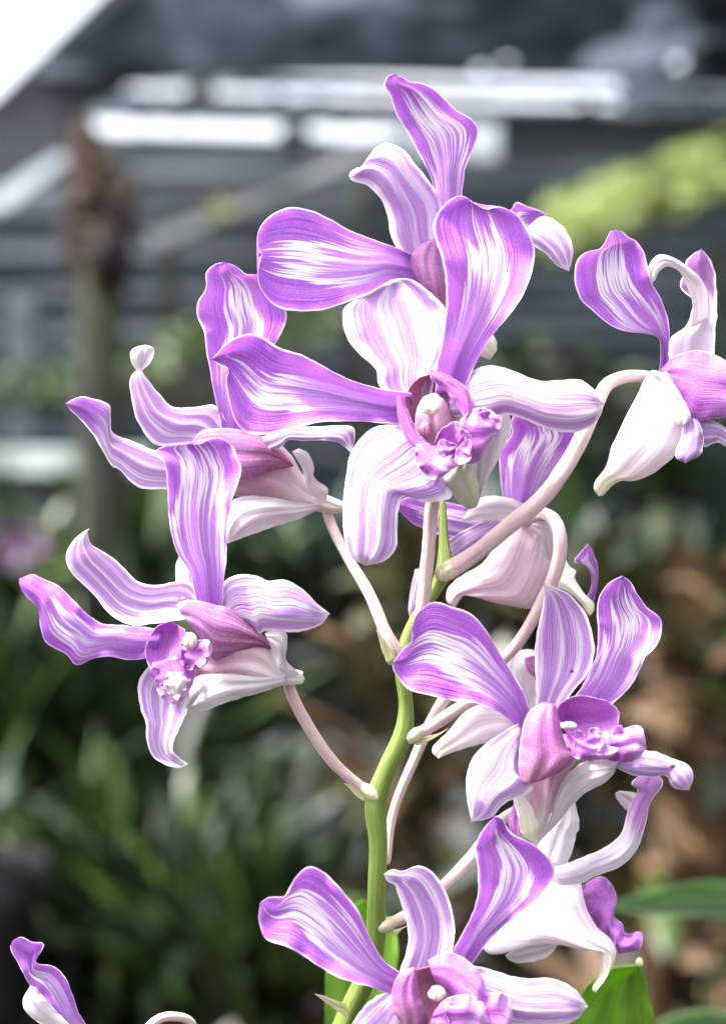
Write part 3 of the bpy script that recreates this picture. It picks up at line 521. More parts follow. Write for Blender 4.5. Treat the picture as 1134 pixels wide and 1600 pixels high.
blade('petal', 12, [(75, 330), (47, 410), (53, 470), (100, 500)], [(115, 330), (125, 420), (118, 480), (100, 500)], 'lip', fl, z=(6, 4), cup=-1, ruff=.3)
# ---- flower K: bottom left corner
fl = blade('flower', 11, [(300, 1150), (330, 1230), (420, 1300)], [(250, 1200), (280, 1290), (420, 1330)], 'bodywhite', spray, z=(-8, -6), puff=2.5, cup=0)
fl['label'] = 'flower in the bottom left corner, only two twisted petals in view'
blade('petal', 11, [(380, 1200), (325, 1100), (300, 1060), (282, 1000), (252, 930), (210, 890), (140, 874), (163, 825), (170, 797), (122, 791), (84, 774), (52, 788)],
      [(300, 1210), (250, 1110), (200, 1050), (150, 985), (118, 960), (100, 930), (78, 890), (52, 840), (42, 812), (52, 788)], 'petal_dark', fl, z=(-8, -12), bend=-2, cup=2, ruff=.8)
blade('sepal', 11, [(330, 1180), (250, 1090), (190, 1030), (145, 975), (118, 962)], [(260, 1200), (180, 1125), (110, 1072), (90, 1020), (118, 962)], 'white', fl, z=(-10, -13), cup=-2)
#BACKGROUND
# ------------------------------------------------------------------ materials of the surroundings
def rough_mat(name, c1, c2, scale=6, detail=5, rough=.85, stretch=(1, 1, 1), lo=.35, hi=.65, bdist=.004, trans=0, spec=.2, c3=None, s3=3):
    g = G(name); tc = g.n('ShaderNodeTexCoord'); mp = g.n('ShaderNodeMapping'); mp.inputs['Scale'].default_value = stretch
    g.t.links.new(tc.outputs['Object'], mp.inputs[0])
    n1 = g.noise(mp.outputs[0], scale, detail, .6)
    c = g.mix(g.ss(n1, lo, hi), c1, c2)
    if c3: c = g.mix(g.ss(g.noise(mp.outputs[0], s3, 3), .52, .68), c, c3)
    return g.finish(c, rough, trans, bump=n1, bstr=.5, spec=spec, bdist=bdist)
def leaf_mat(name, c1, c2, trans=.3, rough=.4, spec=.5):
    g = G(name); u, v = g.uv(); oi = g.seed()
    n1 = uvn(g, 8, 1.5, 2); n2 = uvn(g, 2, 3, 3, 4)
    c = g.mix(g.ss(n2, .3, .7), c1, c2); c = g.mix(g.mt('MULTIPLY', g.ss(n1, .5, .7), .3), c, (c2[0] * 1.3, c2[1] * 1.3, c2[2]))
    c = g.mix(g.ss(g.mt('ABSOLUTE', u), .10, .0, 0, .5), c, (c2[0] * 1.4, c2[1] * 1.3, c2[2]))
    return g.finish(c, rough, trans, bump=n1, bstr=.3, spec=spec, bdist=.0006)
M['soil'] = rough_mat('soil_dark', (.004, .004, .003), (.016, .013, .010), 5, 6, bdist=.02, c3=(.025, .045, .015))
M['cloth'] = rough_mat('shade_cloth', (.022, .026, .034), (.15, .17, .20), 1.6, 5, stretch=(1.6, .6, 1), trans=.55, c3=(.34, .37, .42), s3=1.9)
M['cloth_dark'] = rough_mat('shade_cloth_folded', (.012, .014, .018), (.034, .038, .046), 3, 4)
M['cloth_pale'] = rough_mat('plastic_sheet', (.22, .25, .28), (.40, .44, .48), 5, 4)
M['slat'] = rough_mat('slat_painted', (.006, .010, .016), (.035, .050, .066), 2.2, 5, stretch=(.5, 1, 5), c3=(.075, .095, .115), s3=1.2)
M['slat2'] = rough_mat('slat_faded', (.03, .037, .045), (.085, .10, .115), 2.2, 5, stretch=(.5, 1, 5), c3=(.15, .17, .19), s3=1.4)
M['beam'] = rough_mat('beam_grey', (.16, .17, .18), (.30, .31, .31), 5, 4, stretch=(.5, 1, 3))
M['post'] = rough_mat('post_mossy_wood', (.014, .016, .011), (.036, .039, .027), 7, 5, stretch=(3, 3, .7), c3=(.06, .08, .04))
M['bark'] = rough_mat('fern_root_brown', (.010, .006, .005), (.045, .028, .02), 22, 5, stretch=(2, 2, .8))
M['dark'] = rough_mat('burnt_stub', (.010, .008, .008), (.03, .022, .02), 30, 4)
M['concrete'] = rough_mat('fibre_cement', (.18, .23, .20), (.42, .50, .46), 8, 5, c3=(.06, .09, .06))
M['steel'] = rough_mat('galvanised', (.03, .035, .03), (.07, .08, .07), 12, 4)
M['pot_clay'] = rough_mat('pot_clay', (.16, .08, .05), (.30, .17, .11), 30, 4)
M['pot_grey'] = rough_mat('pot_grey', (.07, .075, .07), (.20, .20, .19), 25, 4)
M['pot_black'] = rough_mat('pot_black', (.012, .012, .013), (.03, .03, .03), 20, 3, rough=.4)
M['moss'] = rough_mat('fibre_mix', (.05, .035, .022), (.12, .09, .06), 60, 4)
M['leaf_mid'] = leaf_mat('leaf_mid', (.018, .042, .008), (.072, .12, .022))
M['leaf_dark'] = leaf_mat('leaf_dark', (.005, .011, .005), (.016, .030, .012))
M['leaf_blue'] = leaf_mat('leaf_blue', (.014, .028, .020), (.042, .075, .048), trans=.15)
M['leaf_pale'] = leaf_mat('leaf_pale', (.12, .24, .10), (.30, .42, .24), trans=.35)
M['leaf_lime'] = leaf_mat('leaf_lime', (.26, .36, .08), (.50, .58, .22), trans=.45)
M['leaf_bright'] = leaf_mat('leaf_bright', (.13, .28, .03), (.26, .44, .06), trans=.45)
M['leaf_tan'] = leaf_mat('leaf_tan', (.03, .017, .007), (.14, .075, .03), trans=.2, rough=.7)
M['leaf_olive'] = leaf_mat('leaf_olive', (.022, .024, .008), (.065, .062, .02), trans=.25)
M['bloom'] = soft_mat('bloom_pink', (.14, .06, .15), (.20, .11, .20), trans=.3)

def add_box(bm, c, s, rot=None):
    rot = rot or None
    r = bmesh.ops.create_cube(bm, size=1)
    for v in r['verts']:
        p = Vector((v.co.x * s[0], v.co.y * s[1], v.co.z * s[2]))
        if rot: p.rotate(rot)
        v.co = p + Vector(c)
def add_bar(bm, a, b, w_, t):
    a, b = Vector(a), Vector(b); d = b - a
    add_box(bm, (a + b) / 2, (d.length, t, w_), d.to_track_quat('X', 'Z').to_euler())
def done(bm, name, mat, parent=None, bevel=0, smooth=False):
    bmesh.ops.recalc_face_normals(bm, faces=bm.faces)
    me = bpy.data.meshes.new(name); bm.to_mesh(me); bm.free()
    o = bpy.data.objects.new(name, me); SC.collection.objects.link(o); me.materials.append(M[mat])
    if parent is not None: o.parent = parent
    if bevel:
        md = o.modifiers.new('bevel', 'BEVEL'); md.width = bevel; md.segments = 2
    if smooth:
        for p in me.polygons: p.use_smooth = True
    return o
def add_leaf(bm, uvl, base, dirv, up, ln, wd, droop=.4, cup=.2, n=7, twist=0, th=.0012, blunt=False):
    """strap leaf: arched, creased sheet with thickness"""
    dirv = Vector(dirv).normalized(); side = dirv.cross(Vector(up)).normalized(); nrm = side.cross(dirv).normalized()
    rows = []
    for k in range(n + 1):
        t = k / n
        c = Vector(base) + dirv * ln * t + Vector((0, 0, -1)) * droop * ln * t * t
        wv = wd * (math.sin(math.pi * min(1, .12 + t * .88)) ** (.45 if blunt else .75)) * (1 if t < .6 else 1)
        tw = twist * t
        sv = side * math.cos(tw) + nrm * math.sin(tw); nv_ = nrm * math.cos(tw) - side * math.sin(tw)
        rows.append([(c - sv * wv * .5 + nv_ * wv * cup, -1, t), (c, 0, t), (c + sv * wv * .5 + nv_ * wv * cup, 1, t)])
    for sgn in (1, -1):
        V = [[bm.verts.new(p + nrm * th * .5 * sgn) for p, u, t in r] for r in rows]
        for k in range(n):
            for i in range(2):
                f = bm.faces.new([V[k][i], V[k][i + 1], V[k + 1][i + 1], V[k + 1][i]] if sgn > 0 else [V[k + 1][i], V[k + 1][i + 1], V[k][i + 1], V[k][i]])
                f.smooth = True
                for lp, (kk, ii) in zip(f.loops, ((k, i), (k, i + 1), (k + 1, i + 1), (k + 1, i)) if sgn > 0 else ((k + 1, i), (k + 1, i + 1), (k, i + 1), (k, i))):
                    lp[uvl].uv = (rows[kk][ii][1], rows[kk][ii][2])
def leafset(name, mat, parent, specs):
    bm = bmesh.new(); uvl = bm.loops.layers.uv.new('UVMap')
    for sp in specs: add_leaf(bm, uvl, **sp)
    me = bpy.data.meshes.new(name); bm.to_mesh(me); bm.free()
    o = bpy.data.objects.new(name, me); SC.collection.objects.link(o); me.materials.append(M[mat]); o.parent = parent
    return o
rnd = random.Random(11)

# ------------------------------------------------------------------ ground
bm = bmesh.new(); bmesh.ops.create_grid(bm, x_segments=120, y_segments=120, size=40)
for v in bm.verts:
    v.co.z = .02 * mnoise.noise(v.co * 1.1)
tag(done(bm, 'ground', 'soil', smooth=True), kind='structure')

# ------------------------------------------------------------------ shade house
house = empty('shade_house', 'dark grey shade house of netting, slatted wall and beams behind the orchids', 'shade house', (0, 0, 0))
# roof netting: flat sheet with small tears, its left edge cut on the slant
bm = bmesh.new(); H = CZ + 1.09
tears = [(795, 92, .85), (747, 112, .9), (1060, 100, .6)]
cell = .028
def roof_xy(px, py):
    Y = (H - CZ) / ((800 - py) * K); return ((px - 567) * K * Y, Y)
holes = [(*roof_xy(a, b), r) for a, b, r in tears]
ys = [2.6 + cell * i for i in range(88)]
ed = lambda y: -.546 + (y - 4.28) * (-.42)
V = {}
xs = [-1.6 + cell * i for i in range(150)]
def rv(i, j):
    if (i, j) not in V:
        x, y = xs[i], ys[j]; x = max(x, ed(y))
        V[(i, j)] = bm.verts.new((x, y, H + .012 * math.sin(y * 9 + x * 3) + .03 * mnoise.noise(Vector((x * 2, y * 2, 0)))))
    return V[(i, j)]
for j in range(len(ys) - 1):
    for i in range(len(xs) - 1):
        if xs[i + 1] <= ed(ys[j]) : continue
        cx, cy = xs[i] + cell / 2, ys[j] + cell / 2
        if any((cx - a) ** 2 + ((cy - b) / 3.2) ** 2 < (cell * .72 * r) ** 2 for a, b, r in holes): continue
        try: bm.faces.new([rv(i, j), rv(i + 1, j), rv(i + 1, j + 1), rv(i, j + 1)])
        except ValueError: pass
bmesh.ops.dissolve_degenerate(bm, dist=.0005, edges=bm.edges)
o = done(bm, 'roof_netting', 'cloth', house, smooth=True)
md = o.modifiers.new('t', 'SOLIDIFY'); md.thickness = .003
def slab(name, mat, pts, Y, th=.03, parent=house, dy=None):
    """upright panel with real thickness; pts are its corners"""
    bm = bmesh.new(); n = len(pts)
    f_ = [bm.verts.new(W(x, y, Y + (dy[i] if dy else 0))) for i, (x, y) in enumerate(pts)]
    b_ = [bm.verts.new(v.co + Vector((0, th, 0))) for v in f_]
    bm.faces.new(f_); bm.faces.new(b_[::-1])
    for i in range(n): bm.faces.new([f_[i], b_[i], b_[(i + 1) % n], f_[(i + 1) % n]])
    return done(bm, name, mat, parent)
slab('roof_panel', 'cloth_dark', [(175, -25), (352, -25), (205, 125), (112, 186), (104, 232), (0, 315), (-160, 400), (-160, 270), (-2, 148)], 4.9, .05, dy=[0] * 9)
slab('roof_panel', 'cloth', [(352, -25), (440, -60), (250, 120), (205, 126)], 5.0, .03)
slab('roof_panel', 'slat2', [(112, 222), (205, 222), (205, 330), (-200, 330), (-160, 410), (0, 318)], 5.6, .03)
slab('beam', 'beam', [(392, 72), (404, 84), (300, 150), (288, 140)], 4.85, .03)
slab('beam', 'cloth_pale', [(95, 236), (108, 250), (20, 318), (-30, 340), (-40, 322)], 4.8, .03)
# beams and panels around the bright gaps under the roof edge
slab('beam', 'slat', [(150, 149), (600, 160), (1500, 176), (1500, 196), (600, 184), (150, 178)], 5.6, .06)
slab('roof_panel', 'cloth', [(968, 108), (1500, 108), (1500, 186), (968, 182)], 5.7, .02)
slab('roof_panel', 'cloth_pale', [(190, 108), (380, 108), (380, 128), (330, 136), (190, 134)], 5.3, .01)
slab('roof_panel', 'cloth_pale', [(622, 180), (1500, 192), (1500, 260), (622, 246)], 5.8, .02)
slab('roof_panel', 'slat2', [(780, 175), (1500, 185), (1500, 262), (780, 250)], 5.65, .02)
rn = random.Random(5); bm = bmesh.new()
for k in range(70):
    px = rn.uniform(190, 1180); top = 122 + (px - 200) * .035 + rn.choice((0, 0, 0, 28, 34)) + rn.uniform(-4, 4)
    if 620 < px < 960 and rn.random() < .8: continue
    a = W(px, top, 5.45 + rn.uniform(-.05, .05)); add_box(bm, a, (rn.uniform(.01, .05), .004, rn.uniform(.006, .05)), Vector((0, rn.uniform(-.6, .6), 0)).to_track_quat('X', 'Z').to_euler() if False else None)
for y0 in (124, 152):
    a, b = W(185, y0, 5.45), W(1190, y0 + 35, 5.45); add_bar(bm, a, b, .006, .11)
done(bm, 'torn_netting', 'cloth', house)
bm = bmesh.new()
for k in range(24):
    px = rn.uniform(115, 640); a = W(px, 178 + (px - 115) * .025 + rn.choice((0, 36)) + rn.uniform(-5, 5), 5.5 + rn.uniform(-.05, .05)); add_box(bm, a, (rn.uniform(.01, .05), .004, rn.uniform(.006, .04)))
for y0 in (178, 214):
    a, b = W(110, y0, 5.5), W(645, y0 + 13, 5.5); add_bar(bm, a, b, .006, .11)
done(bm, 'torn_netting', 'cloth_pale', house)
slab('beam', 'cloth_dark', [(440, 196), (480, 196), (486, 250), (430, 246)], 5.5, .03)
slab('beam', 'beam', [(574, 222), (588, 238), (330, 352), (240, 388), (230, 366), (420, 300)], 5.35, .04)
# slatted wall: lapped horizontal boards
Yw = 5.95
bm1 = bmesh.new(); bm2 = bmesh.new(); y = 214; i = 0
while y < 800:
    hh = 32 + rnd.uniform(-3, 3); zc = W(0, y + hh / 2, Yw).z; hz = hh * K * Yw
    for x0 in (-3.2, -1.6, 0, 1.6):
        add_box(bm2 if (i in (1, 2, 5, 9) and x0 < 0) or rnd.random() < .15 else bm1, (x0 + .8, Yw + rnd.uniform(0, .01), zc), (1.59, .016, hz * .72), Vector((0, 0, 0)) and None)
    y += hh; i += 1
for b_ in (bm1, bm2):
    for v in b_.verts: pass
done(bm1, 'slat_panel', 'slat', house); done(bm2, 'slat_panel', 'slat2', house)
bm = bmesh.new(); add_box(bm, (0, 6.05, 1.19), (7.2, .03, 2.38)); done(bm, 'wall_backing', 'cloth_dark', house)
for px, y0, y1, Y, wd, mt in ((265, 350, 560, 5.8, .05, 'post'), (36, 470, 760, 5.4, .07, 'slat2'), (1118, 380, 760, 5.8, .06, 'post'), (725, 700, 900, 5.0, .09, 'beam'), (560, 300, 900, 5.85, .05, 'post')):
    a, b = W(px, y0, Y), W(px, y1, Y)
    bm = bmesh.new(); add_box(bm, ((a.x + b.x) / 2, Y, a.z / 2), (wd, .05, a.z)); done(bm, 'post', mt, house, .004)
bm = bmesh.new(); add_box(bm, (W(80, 0, 5.2).x, 5.2, W(0, 620, 5.2).z), (1.5, .06, .085)); done(bm, 'rail', 'post', house, .005)
bm = bmesh.new(); add_box(bm, (1.0, 5.3, W(0, 640, 5.3).z), (2.3, .06, .05)); done(bm, 'rail', 'post', house, .005)

# ------------------------------------------------------------------ the rough brown-topped post
tp = empty('wooden_post', 'old mossy wooden post with ragged brown fern root around its top', 'post', (W(158, 800, 3.0).x, 3.0, 0))
lx, lz = W(160, 0, 3.0).x, W(0, 360, 3.0).z
me = tube_mesh('shaft', [Vector((lx, 3, -.05)), Vector((lx + .01, 3, .6)), Vector((lx, 3, 1.2)), Vector((lx - .005, 3, lz))], [.042, .040, .036, .034], seg=20, bumps=.12)
o = link(me, 'shaft', [M['post']], None); o.parent = tp; o.matrix_parent_inverse = tp.matrix_basis.inverted()
def rel(o, p):
    o.parent = p; o.matrix_parent_inverse = p.matrix_basis.inverted(); return o
b0, t0 = W(160, 440, 3.0), W(128, 190, 3.0)
rel(link(tube_mesh('root_mass', [b0, W(155, 370, 3.0), W(150, 300, 2.99), W(140, 240, 3.0), t0], [.040, .046, .040, .030, .014], seg=26, bumps=.5, sub=10), 'root_mass', [M['bark']], None), tp)
rel(link(tube_mesh('root_stub', [W(170, 350, 2.98), W(195, 320, 2.97), W(212, 288, 2.97)], [.022, .018, .010], seg=14, bumps=.5), 'root_stub', [M['bark']], None), tp)
rel(link(tube_mesh('burnt_patch', [W(165, 430, 2.965), W(165, 390, 2.955), W(165, 345, 2.965)], [.022, .030, .016], seg=14, bumps=.4), 'burnt_patch', [M['dark']], None), tp)

# ------------------------------------------------------------------ benches
def bench(name, lab, x0, x1, y0, y1, z, th, mat, rz=0):
    b = empty(name, lab, 'bench', ((x0 + x1) / 2, (y0 + y1) / 2, 0)); b.rotation_euler = (0, 0, rz)
    wx, wy = (x1 - x0), (y1 - y0)
    bm = bmesh.new(); add_box(bm, (0, 0, z - th / 2), (wx, wy, th)); done(bm, 'bench_top', mat, b, .004)
    for sx in (-1, 1):
        for sy in (-1, 1):
            bm = bmesh.new(); add_box(bm, (sx * (wx / 2 - .08), sy * (wy / 2 - .06), (z - th) / 2), (.04, .04, z - th)); done(bm, 'leg', 'steel', b, .003)
    bm = bmesh.new()
    for sy in (-1, 1): add_box(bm, (0, sy * (wy / 2 - .06), z - th - .03), (wx - .2, .03, .04))
    done(bm, 'rail', 'steel', b)
    return b
bench('plant_bench', 'pale grey-green shelf end jutting in at the left edge, empty on top', -2.2, -.46, 3.9, 4.6, 1.375, .05, 'concrete', R(6))
bench('plant_bench', 'long low bench of potted orchids under the slatted wall', -1.5, 2.4, 3.3, 3.9, .86, .03, 'steel')
bench('plant_bench', 'nearer low bench of potted orchids at the bottom of the view', -1.3, 1.4, 1.35, 2.95, .62, .03, 'steel')
bench('plant_bench', 'greenish raised shelf at the right under the wall, plants along it', .35, 2.4, 4.4, 4.9, 1.22, .035, 'concrete')

# ------------------------------------------------------------------ potted plants
def pot(p, loc, r, h, mat):
    bm = bmesh.new(); prof = [(r * .68, 0), (r * .72, .002), (r * .95, h * .86), (r * 1.06, h * .87), (r * 1.06, h), (r * .96, h), (r * .93, h * .88)]
    seg = 28; rings = []
    for rr, z in prof: rings.append([bm.verts.new((rr * math.cos(2 * math.pi * k / seg), rr * math.sin(2 * math.pi * k / seg), z)) for k in range(seg)])
    for a, b in zip(rings, rings[1:]):
        for k in range(seg): bm.faces.new([a[k], a[(k + 1) % seg], b[(k + 1) % seg], b[k]])
    bm.faces.new(rings[0][::-1])
    done(bm, 'pot', mat, p, smooth=True)
    bm = bmesh.new(); bmesh.ops.create_cone(bm, cap_ends=True, segments=24, radius1=r * .9, radius2=r * .8, depth=h * .1)
    for v in bm.verts: v.co.z += h * .88 + .004 * mnoise.noise(v.co * 60)
    done(bm, 'potting_mix', 'moss', p)
def plant(x, y, z, lab, mat, n=22, ln=.3, wd=.03, spread=.5, droop=.35, r=.075, h=.12, pm='pot_clay', mat2=None, upright=0, seed=0, canes=0, cat='potted orchid', grp=None, hb0=None):
    rr = random.Random(seed + 31)
    p = empty('potted_plant', lab, cat, (x, y, z), grp)
    pot(p, (0, 0, 0), r, h, pm)
    A, B = [], []
    for k in range(n):
        a = rr.uniform(0, 6.28); e = rr.uniform(.15, spread)
        d = (math.cos(a) * e, math.sin(a) * e, 1 - .4 * e)
        hb = h + rr.uniform(0, hb0 or (ln * .7 if canes else .02))
        sp = dict(base=(rr.uniform(-.5, .5) * r, rr.uniform(-.5, .5) * r, hb), dirv=d, up=(-math.sin(a), math.cos(a), .2 * rr.uniform(-1, 1)) if False else (math.cos(a), math.sin(a), -.6), ln=ln * rr.uniform(.55, 1.1), wd=wd * rr.uniform(.7, 1.2), droop=droop * rr.uniform(.3, 1.4), twist=rr.uniform(-.8, .8), cup=.16, blunt=rr.random() < .4)
        (B if mat2 and rr.random() < .3 else A).append(sp)
    leafset('foliage', mat, p, A)
    if B: leafset('withered_leaves' if mat2 == 'leaf_tan' else 'young_foliage', mat2, p, B)
    for k in range(canes):
        a = rr.uniform(0, 6.28); L = ln * rr.uniform(.8, 1.3); q = Vector((math.cos(a) * r * .4, math.sin(a) * r * .4, h * .9)); d = Vector((math.cos(a) * .25, math.sin(a) * .2, 1)) * L
        rel_ = link(tube_mesh('cane', [q, q + d * .5 + Vector((.01, 0, 0)), q + d], [.007, .010, .005], seg=10, bumps=.25), 'cane', [M['leaf_tan' if rr.random() < .5 else 'leaf_olive']], p)
    return p
def at(px, Y): return (px - 567) * K * Y
P = plant
# near bench, Y 1.4 - 2.2
P(at(-95, 1.9), 1.9, .62, 'leafy green plant low at the left edge', 'leaf_mid', 90, .16, .022, 1.0, .5, .10, .30, 'pot_black', mat2='leaf_blue', seed=1)
P(at(120, 2.1), 2.1, .62, 'bushy mid green plant below the lower left flower', 'leaf_mid', 190, .34, .018, 1.2, .6, .08, .13, 'pot_black', mat2='leaf_dark', seed=2)
P(at(250, 2.15), 2.15, .62, 'dark green plant with broad leaves behind the bushy one', 'leaf_dark', 150, .42, .022, 1.1, .5, .09, .13, 'pot_black', mat2='leaf_mid', seed=3)
P(at(300, 1.45), 1.45, .62, 'small low plant in a dusty grey pot, bottom left', 'leaf_olive', 30, .16, .03, 1.1, .5, .075, .12, 'pot_grey', seed=4)
P(at(400, 1.95), 1.95, .62, 'green plant with a few withered brown blades, left of the stem', 'leaf_dark', 80, .36, .026, .9, .4, .085, .13, 'pot_clay', mat2='leaf_mid', seed=5)
P(at(455, 1.5), 1.5, .62, 'low tufted plant in a whitish pot near the bottom middle', 'leaf_dark', 22, .16, .05, 1.0, .35, .085, .13, 'pot_grey', seed=6)
P(at(640, 2.05), 2.05, .62, 'brown caned orchid with tan leaves behind the stem', 'leaf_olive', 80, .17, .036, .9, .5, .085, .13, 'pot_clay', mat2='leaf_tan', canes=4, hb0=.42, seed=7)
P(at(830, 2.2), 2.2, .62, 'dark leaved orchid behind the lower right flowers', 'leaf_dark', 80, .20, .034, .9, .5, .085, .13, 'pot_black', mat2='leaf_olive', canes=3, hb0=.42, seed=8)
P(at(1010, 1.9), 1.9, .62, 'olive orchid with upright blades right of the lower flowers', 'leaf_olive', 80, .16, .036, .8, .5, .085, .13, 'pot_clay', mat2='leaf_tan', canes=4, hb0=.42, seed=9)
P(at(1120, 1.7), 1.7, .62, 'orchid with dry tan tipped canes at the right edge', 'leaf_tan', 60, .14, .036, .8, .5, .085, .13, 'pot_clay', mat2='leaf_mid', canes=4, hb0=.42, seed=10)
P(at(160, 2.7), 2.7, .62, 'tall dark bush in front of the foot of the brown-topped post', 'leaf_dark', 240, .52, .03, .8, .35, .10, .15, 'pot_black', mat2='leaf_mid', seed=51)
P(at(-60, 2.6), 2.6, .62, 'tall dark bush at the left edge under the pale shelf', 'leaf_dark', 200, .50, .03, .9, .4, .10, .15, 'pot_black', mat2='leaf_mid', seed=52)
# far bench, Y 3.4 - 3.8
far = [(-40, 'mid green strap leaved plant at the far left below the shelf', 'leaf_mid', None), (90, 'dark bush under the empty pale shelf', 'leaf_dark', 'leaf_mid'), (230, 'green clump just right of the brown-topped post', 'leaf_mid', 'leaf_dark'),
       (370, 'green clump behind the lower left flower stalk', 'leaf_mid', 'leaf_blue'), (520, 'blue green clump left of the main stem', 'leaf_blue', 'leaf_dark'), (680, 'blue green clump behind the central stalks', 'leaf_dark', 'leaf_blue'),
       (820, 'olive clump behind the back-turned flower', 'leaf_olive', 'leaf_blue'), (940, 'green clump below the upper right flower', 'leaf_blue', 'leaf_mid'), (1060, 'pale green plant below the spur of the upper right flower', 'leaf_blue', 'leaf_mid'), (1180, 'dull olive plant at the far right edge', 'leaf_olive', 'leaf_tan')]
for i, (px, lab, m1, m2) in enumerate(far):
    P(at(px, 3.5 + .25 * (i % 2)), 3.5 + .25 * (i % 2), .86, lab, m1, 55, .34 + .05 * (i % 3), .045, .8, .35, .10, .15, 'pot_black', mat2=m2, seed=20 + i, grp='potted orchids along the far bench')
for i, (px, lab, m1) in enumerate(((900, 'light green trailing plant on the raised shelf at the right', 'leaf_blue'), (1020, 'mid green trailing plant on the raised shelf at the right', 'leaf_mid'), (1130, 'grey green plant on the raised shelf by the right edge', 'leaf_blue'))):
    P(at(px, 4.6), 4.6, 1.22, lab, m1, 50, .20, .04, 1.2, .6, .08, .08, 'pot_black', mat2='leaf_mid', seed=40 + i)
# small pink bloom standing far off at the left
pb = empty('pink_flower', 'small out of focus pink bloom far behind at the left', 'flower', (at(38, 2.9), 2.9, CZ - .045))
bm = bmesh.new(); uvl = bm.loops.layers.uv.new('UVMap')
for k in range(6):
    a = k * 1.05; add_leaf(bm, uvl, base=(0, 0, 0), dirv=(math.cos(a), -.3, math.sin(a)), up=(0, -1, 0), ln=.042, wd=.026, droop=.1, blunt=True)
me = bpy.data.meshes.new('petals'); bm.to_mesh(me); bm.free(); o = bpy.data.objects.new('petals', me); SC.collection.objects.link(o); me.materials.append(M['bloom']); o.parent = pb
link(tube_mesh('flower_stem', [Vector((.0, .01, 0)), Vector((.02, .02, -.25)), Vector((.03, .05, -.55))], [.003, .004, .005], seg=8), 'flower_stem', [M['leaf_olive']], pb)

# ------------------------------------------------------------------ climbing vine at the right and moss on the wall
def foliage_band(name, lab, cat, path, rad, Y, n, mat, mat2, size, sd_):
    rr = random.Random(sd_); pts = [W(x, y, Y) for x, y in path]
    root = empty(name, lab, cat, (pts[0].x, Y, 0)); off = Vector((pts[0].x, Y, 0))
    C = cr([tuple(p) for p in pts], 40); A, B = [], []
    for k in range(n):
        c = C[rr.randrange(40)].copy(); r = rad * rr.random() ** .5; a = rr.uniform(0, 6.28)
        c += Vector((math.cos(a) * r, rr.uniform(-.12, .12), math.sin(a) * r))
        if mnoise.noise(c * 9) < -.22: continue
        sp = dict(base=c - off, dirv=(rr.uniform(-1, 1), rr.uniform(-1, .3), rr.uniform(-.9, .5)), up=(rr.uniform(-.5, .5), -1, .3), ln=size * rr.uniform(.6, 1.3), wd=size * .55, droop=.3, n=3)
        (A if rr.random() < .6 else B).append(sp)
    leafset('foliage', mat, root, A); leafset('young_foliage', mat2, root, B)
    me = tube_mesh('vine_stem', [p - off + Vector((0, .05, 0)) for p in pts], [.012] * len(pts), seg=8, bumps=.2)
    link(me, 'vine_stem', [M['post']], root)
    return root
foliage_band('climbing_vine', 'bright yellow green vine slanting up the wall toward the right edge', 'vine', [(872, 352), (940, 325), (1010, 300), (1080, 275), (1160, 245), (1300, 200)], .085, 5.5, 5500, 'leaf_lime', 'leaf_lime', .022, 1)
foliage_band('climbing_vine', 'thin yellow green vine low on the wall between post and upper left flower', 'vine', [(215, 575), (250, 555), (300, 530), (360, 520), (440, 512), (520, 500)], .05, 5.5, 420, 'leaf_mid', 'leaf_mid', .05, 2)
foliage_band('climbing_vine', 'dull green creeper along the lower rail at the left', 'vine', [(-60, 600), (0, 600), (80, 590), (150, 575)], .05, 5.1, 260, 'leaf_blue', 'leaf_mid', .05, 3)
foliage_band('climbing_vine', 'dim green creeper at the foot of the wall right of centre', 'vine', [(780, 600), (860, 570), (930, 620), (1040, 640), (1150, 640)], .10, 5.2, 500, 'leaf_dark', 'leaf_mid', .06, 4)
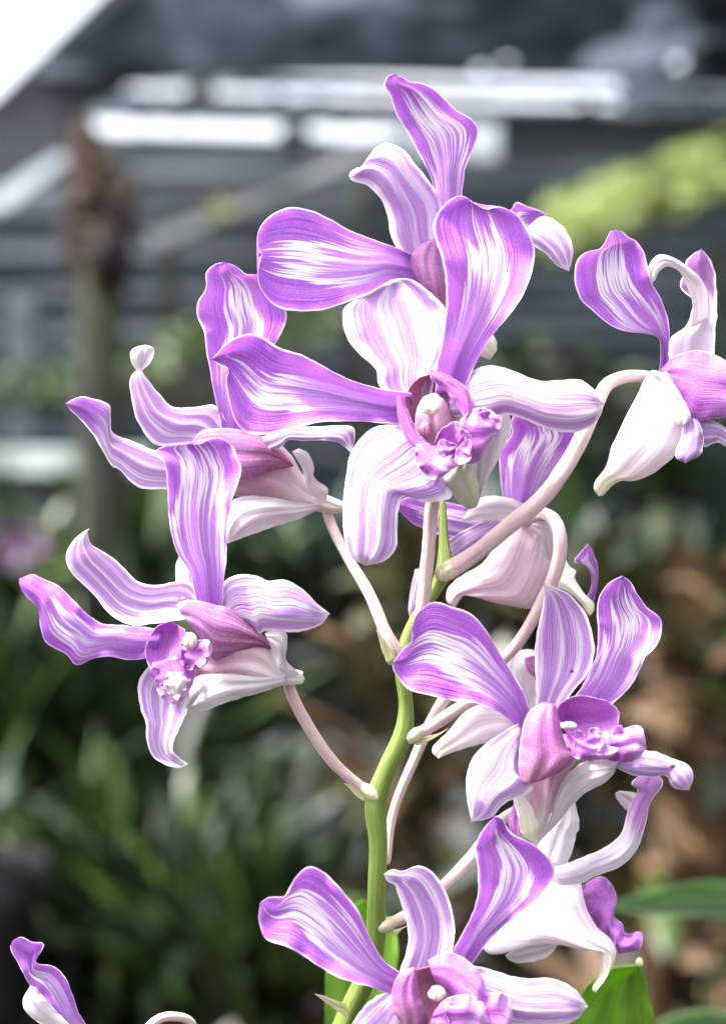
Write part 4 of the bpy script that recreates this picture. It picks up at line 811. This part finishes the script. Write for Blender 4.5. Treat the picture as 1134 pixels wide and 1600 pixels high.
foliage_band('climbing_vine', 'small tuft of yellow moss hanging on the wall left of the top flower', 'vine', [(330, 322), (345, 326), (360, 330)], .02, 5.3, 60, 'leaf_olive', 'leaf_lime', .03, 5)

# ------------------------------------------------------------------ leafy shoots close behind the spray
sh = empty('leafy_shoot', 'fresh green orchid shoot with broad leaves behind the foot of the spray', 'orchid shoot', (0, 0, 0))
def lf(name, L, Rr, mat, d, cup=4, bend=0, fr=0, th=.25):
    return blade(name, fr, L, Rr, mat, sh, z=d, cup=cup, bend=bend, ruff=.6, th=th, back=mat)
lf('leaf', [(870, 1720), (880, 1620), (910, 1550), (950, 1515), (995, 1508)], [(1060, 1720), (1030, 1620), (1015, 1560), (1003, 1520), (995, 1508)], 'leaf_bright', (34, 26), cup=5)
lf('leaf', [(505, 1720), (508, 1600), (512, 1500), (530, 1440), (566, 1405)], [(590, 1720), (600, 1600), (622, 1500), (612, 1440), (566, 1405)], 'leaf_bright', (50, 45), cup=3)
stalk('cane', [(560, 2200, 26, 60), (570, 1900, 26, 55), (560, 1700, 20, 50)], 'stem', sh)
stalk('cane', [(800, 2200, 24, 55), (900, 1900, 22, 45), (965, 1700, 16, 36)], 'stem', sh)
blob('leaf_tip', 0, (999, 1504), (7, 9, 5), 'bract', sh, d=26)
s2 = empty('strap_leaf_plant', 'out of focus plant at the right edge with long arching blue green leaves', 'plant', (0, 0, 0))
lfb = lambda L, Rr, mat, d, cup=8: blade('leaf', 0, L, Rr, mat, s2, z=d, cup=cup, ruff=1.5, th=.4, back=mat)
lfb([(1500, 1560), (1300, 1420), (1134, 1378), (1040, 1388), (935, 1418)], [(1500, 1660), (1300, 1480), (1134, 1435), (1040, 1432), (935, 1418)], 'leaf_pale', (240, 200), 16)
lfb([(1500, 1800), (1300, 1640), (1134, 1582), (1060, 1585), (1000, 1615)], [(1500, 1900), (1300, 1720), (1134, 1660), (1060, 1640), (1000, 1615)], 'leaf_pale', (240, 200), 16)
stalk('cane', [(1500, 2300, 30, 260), (1520, 1900, 30, 250), (1500, 1560, 24, 240)], 'stem', s2)
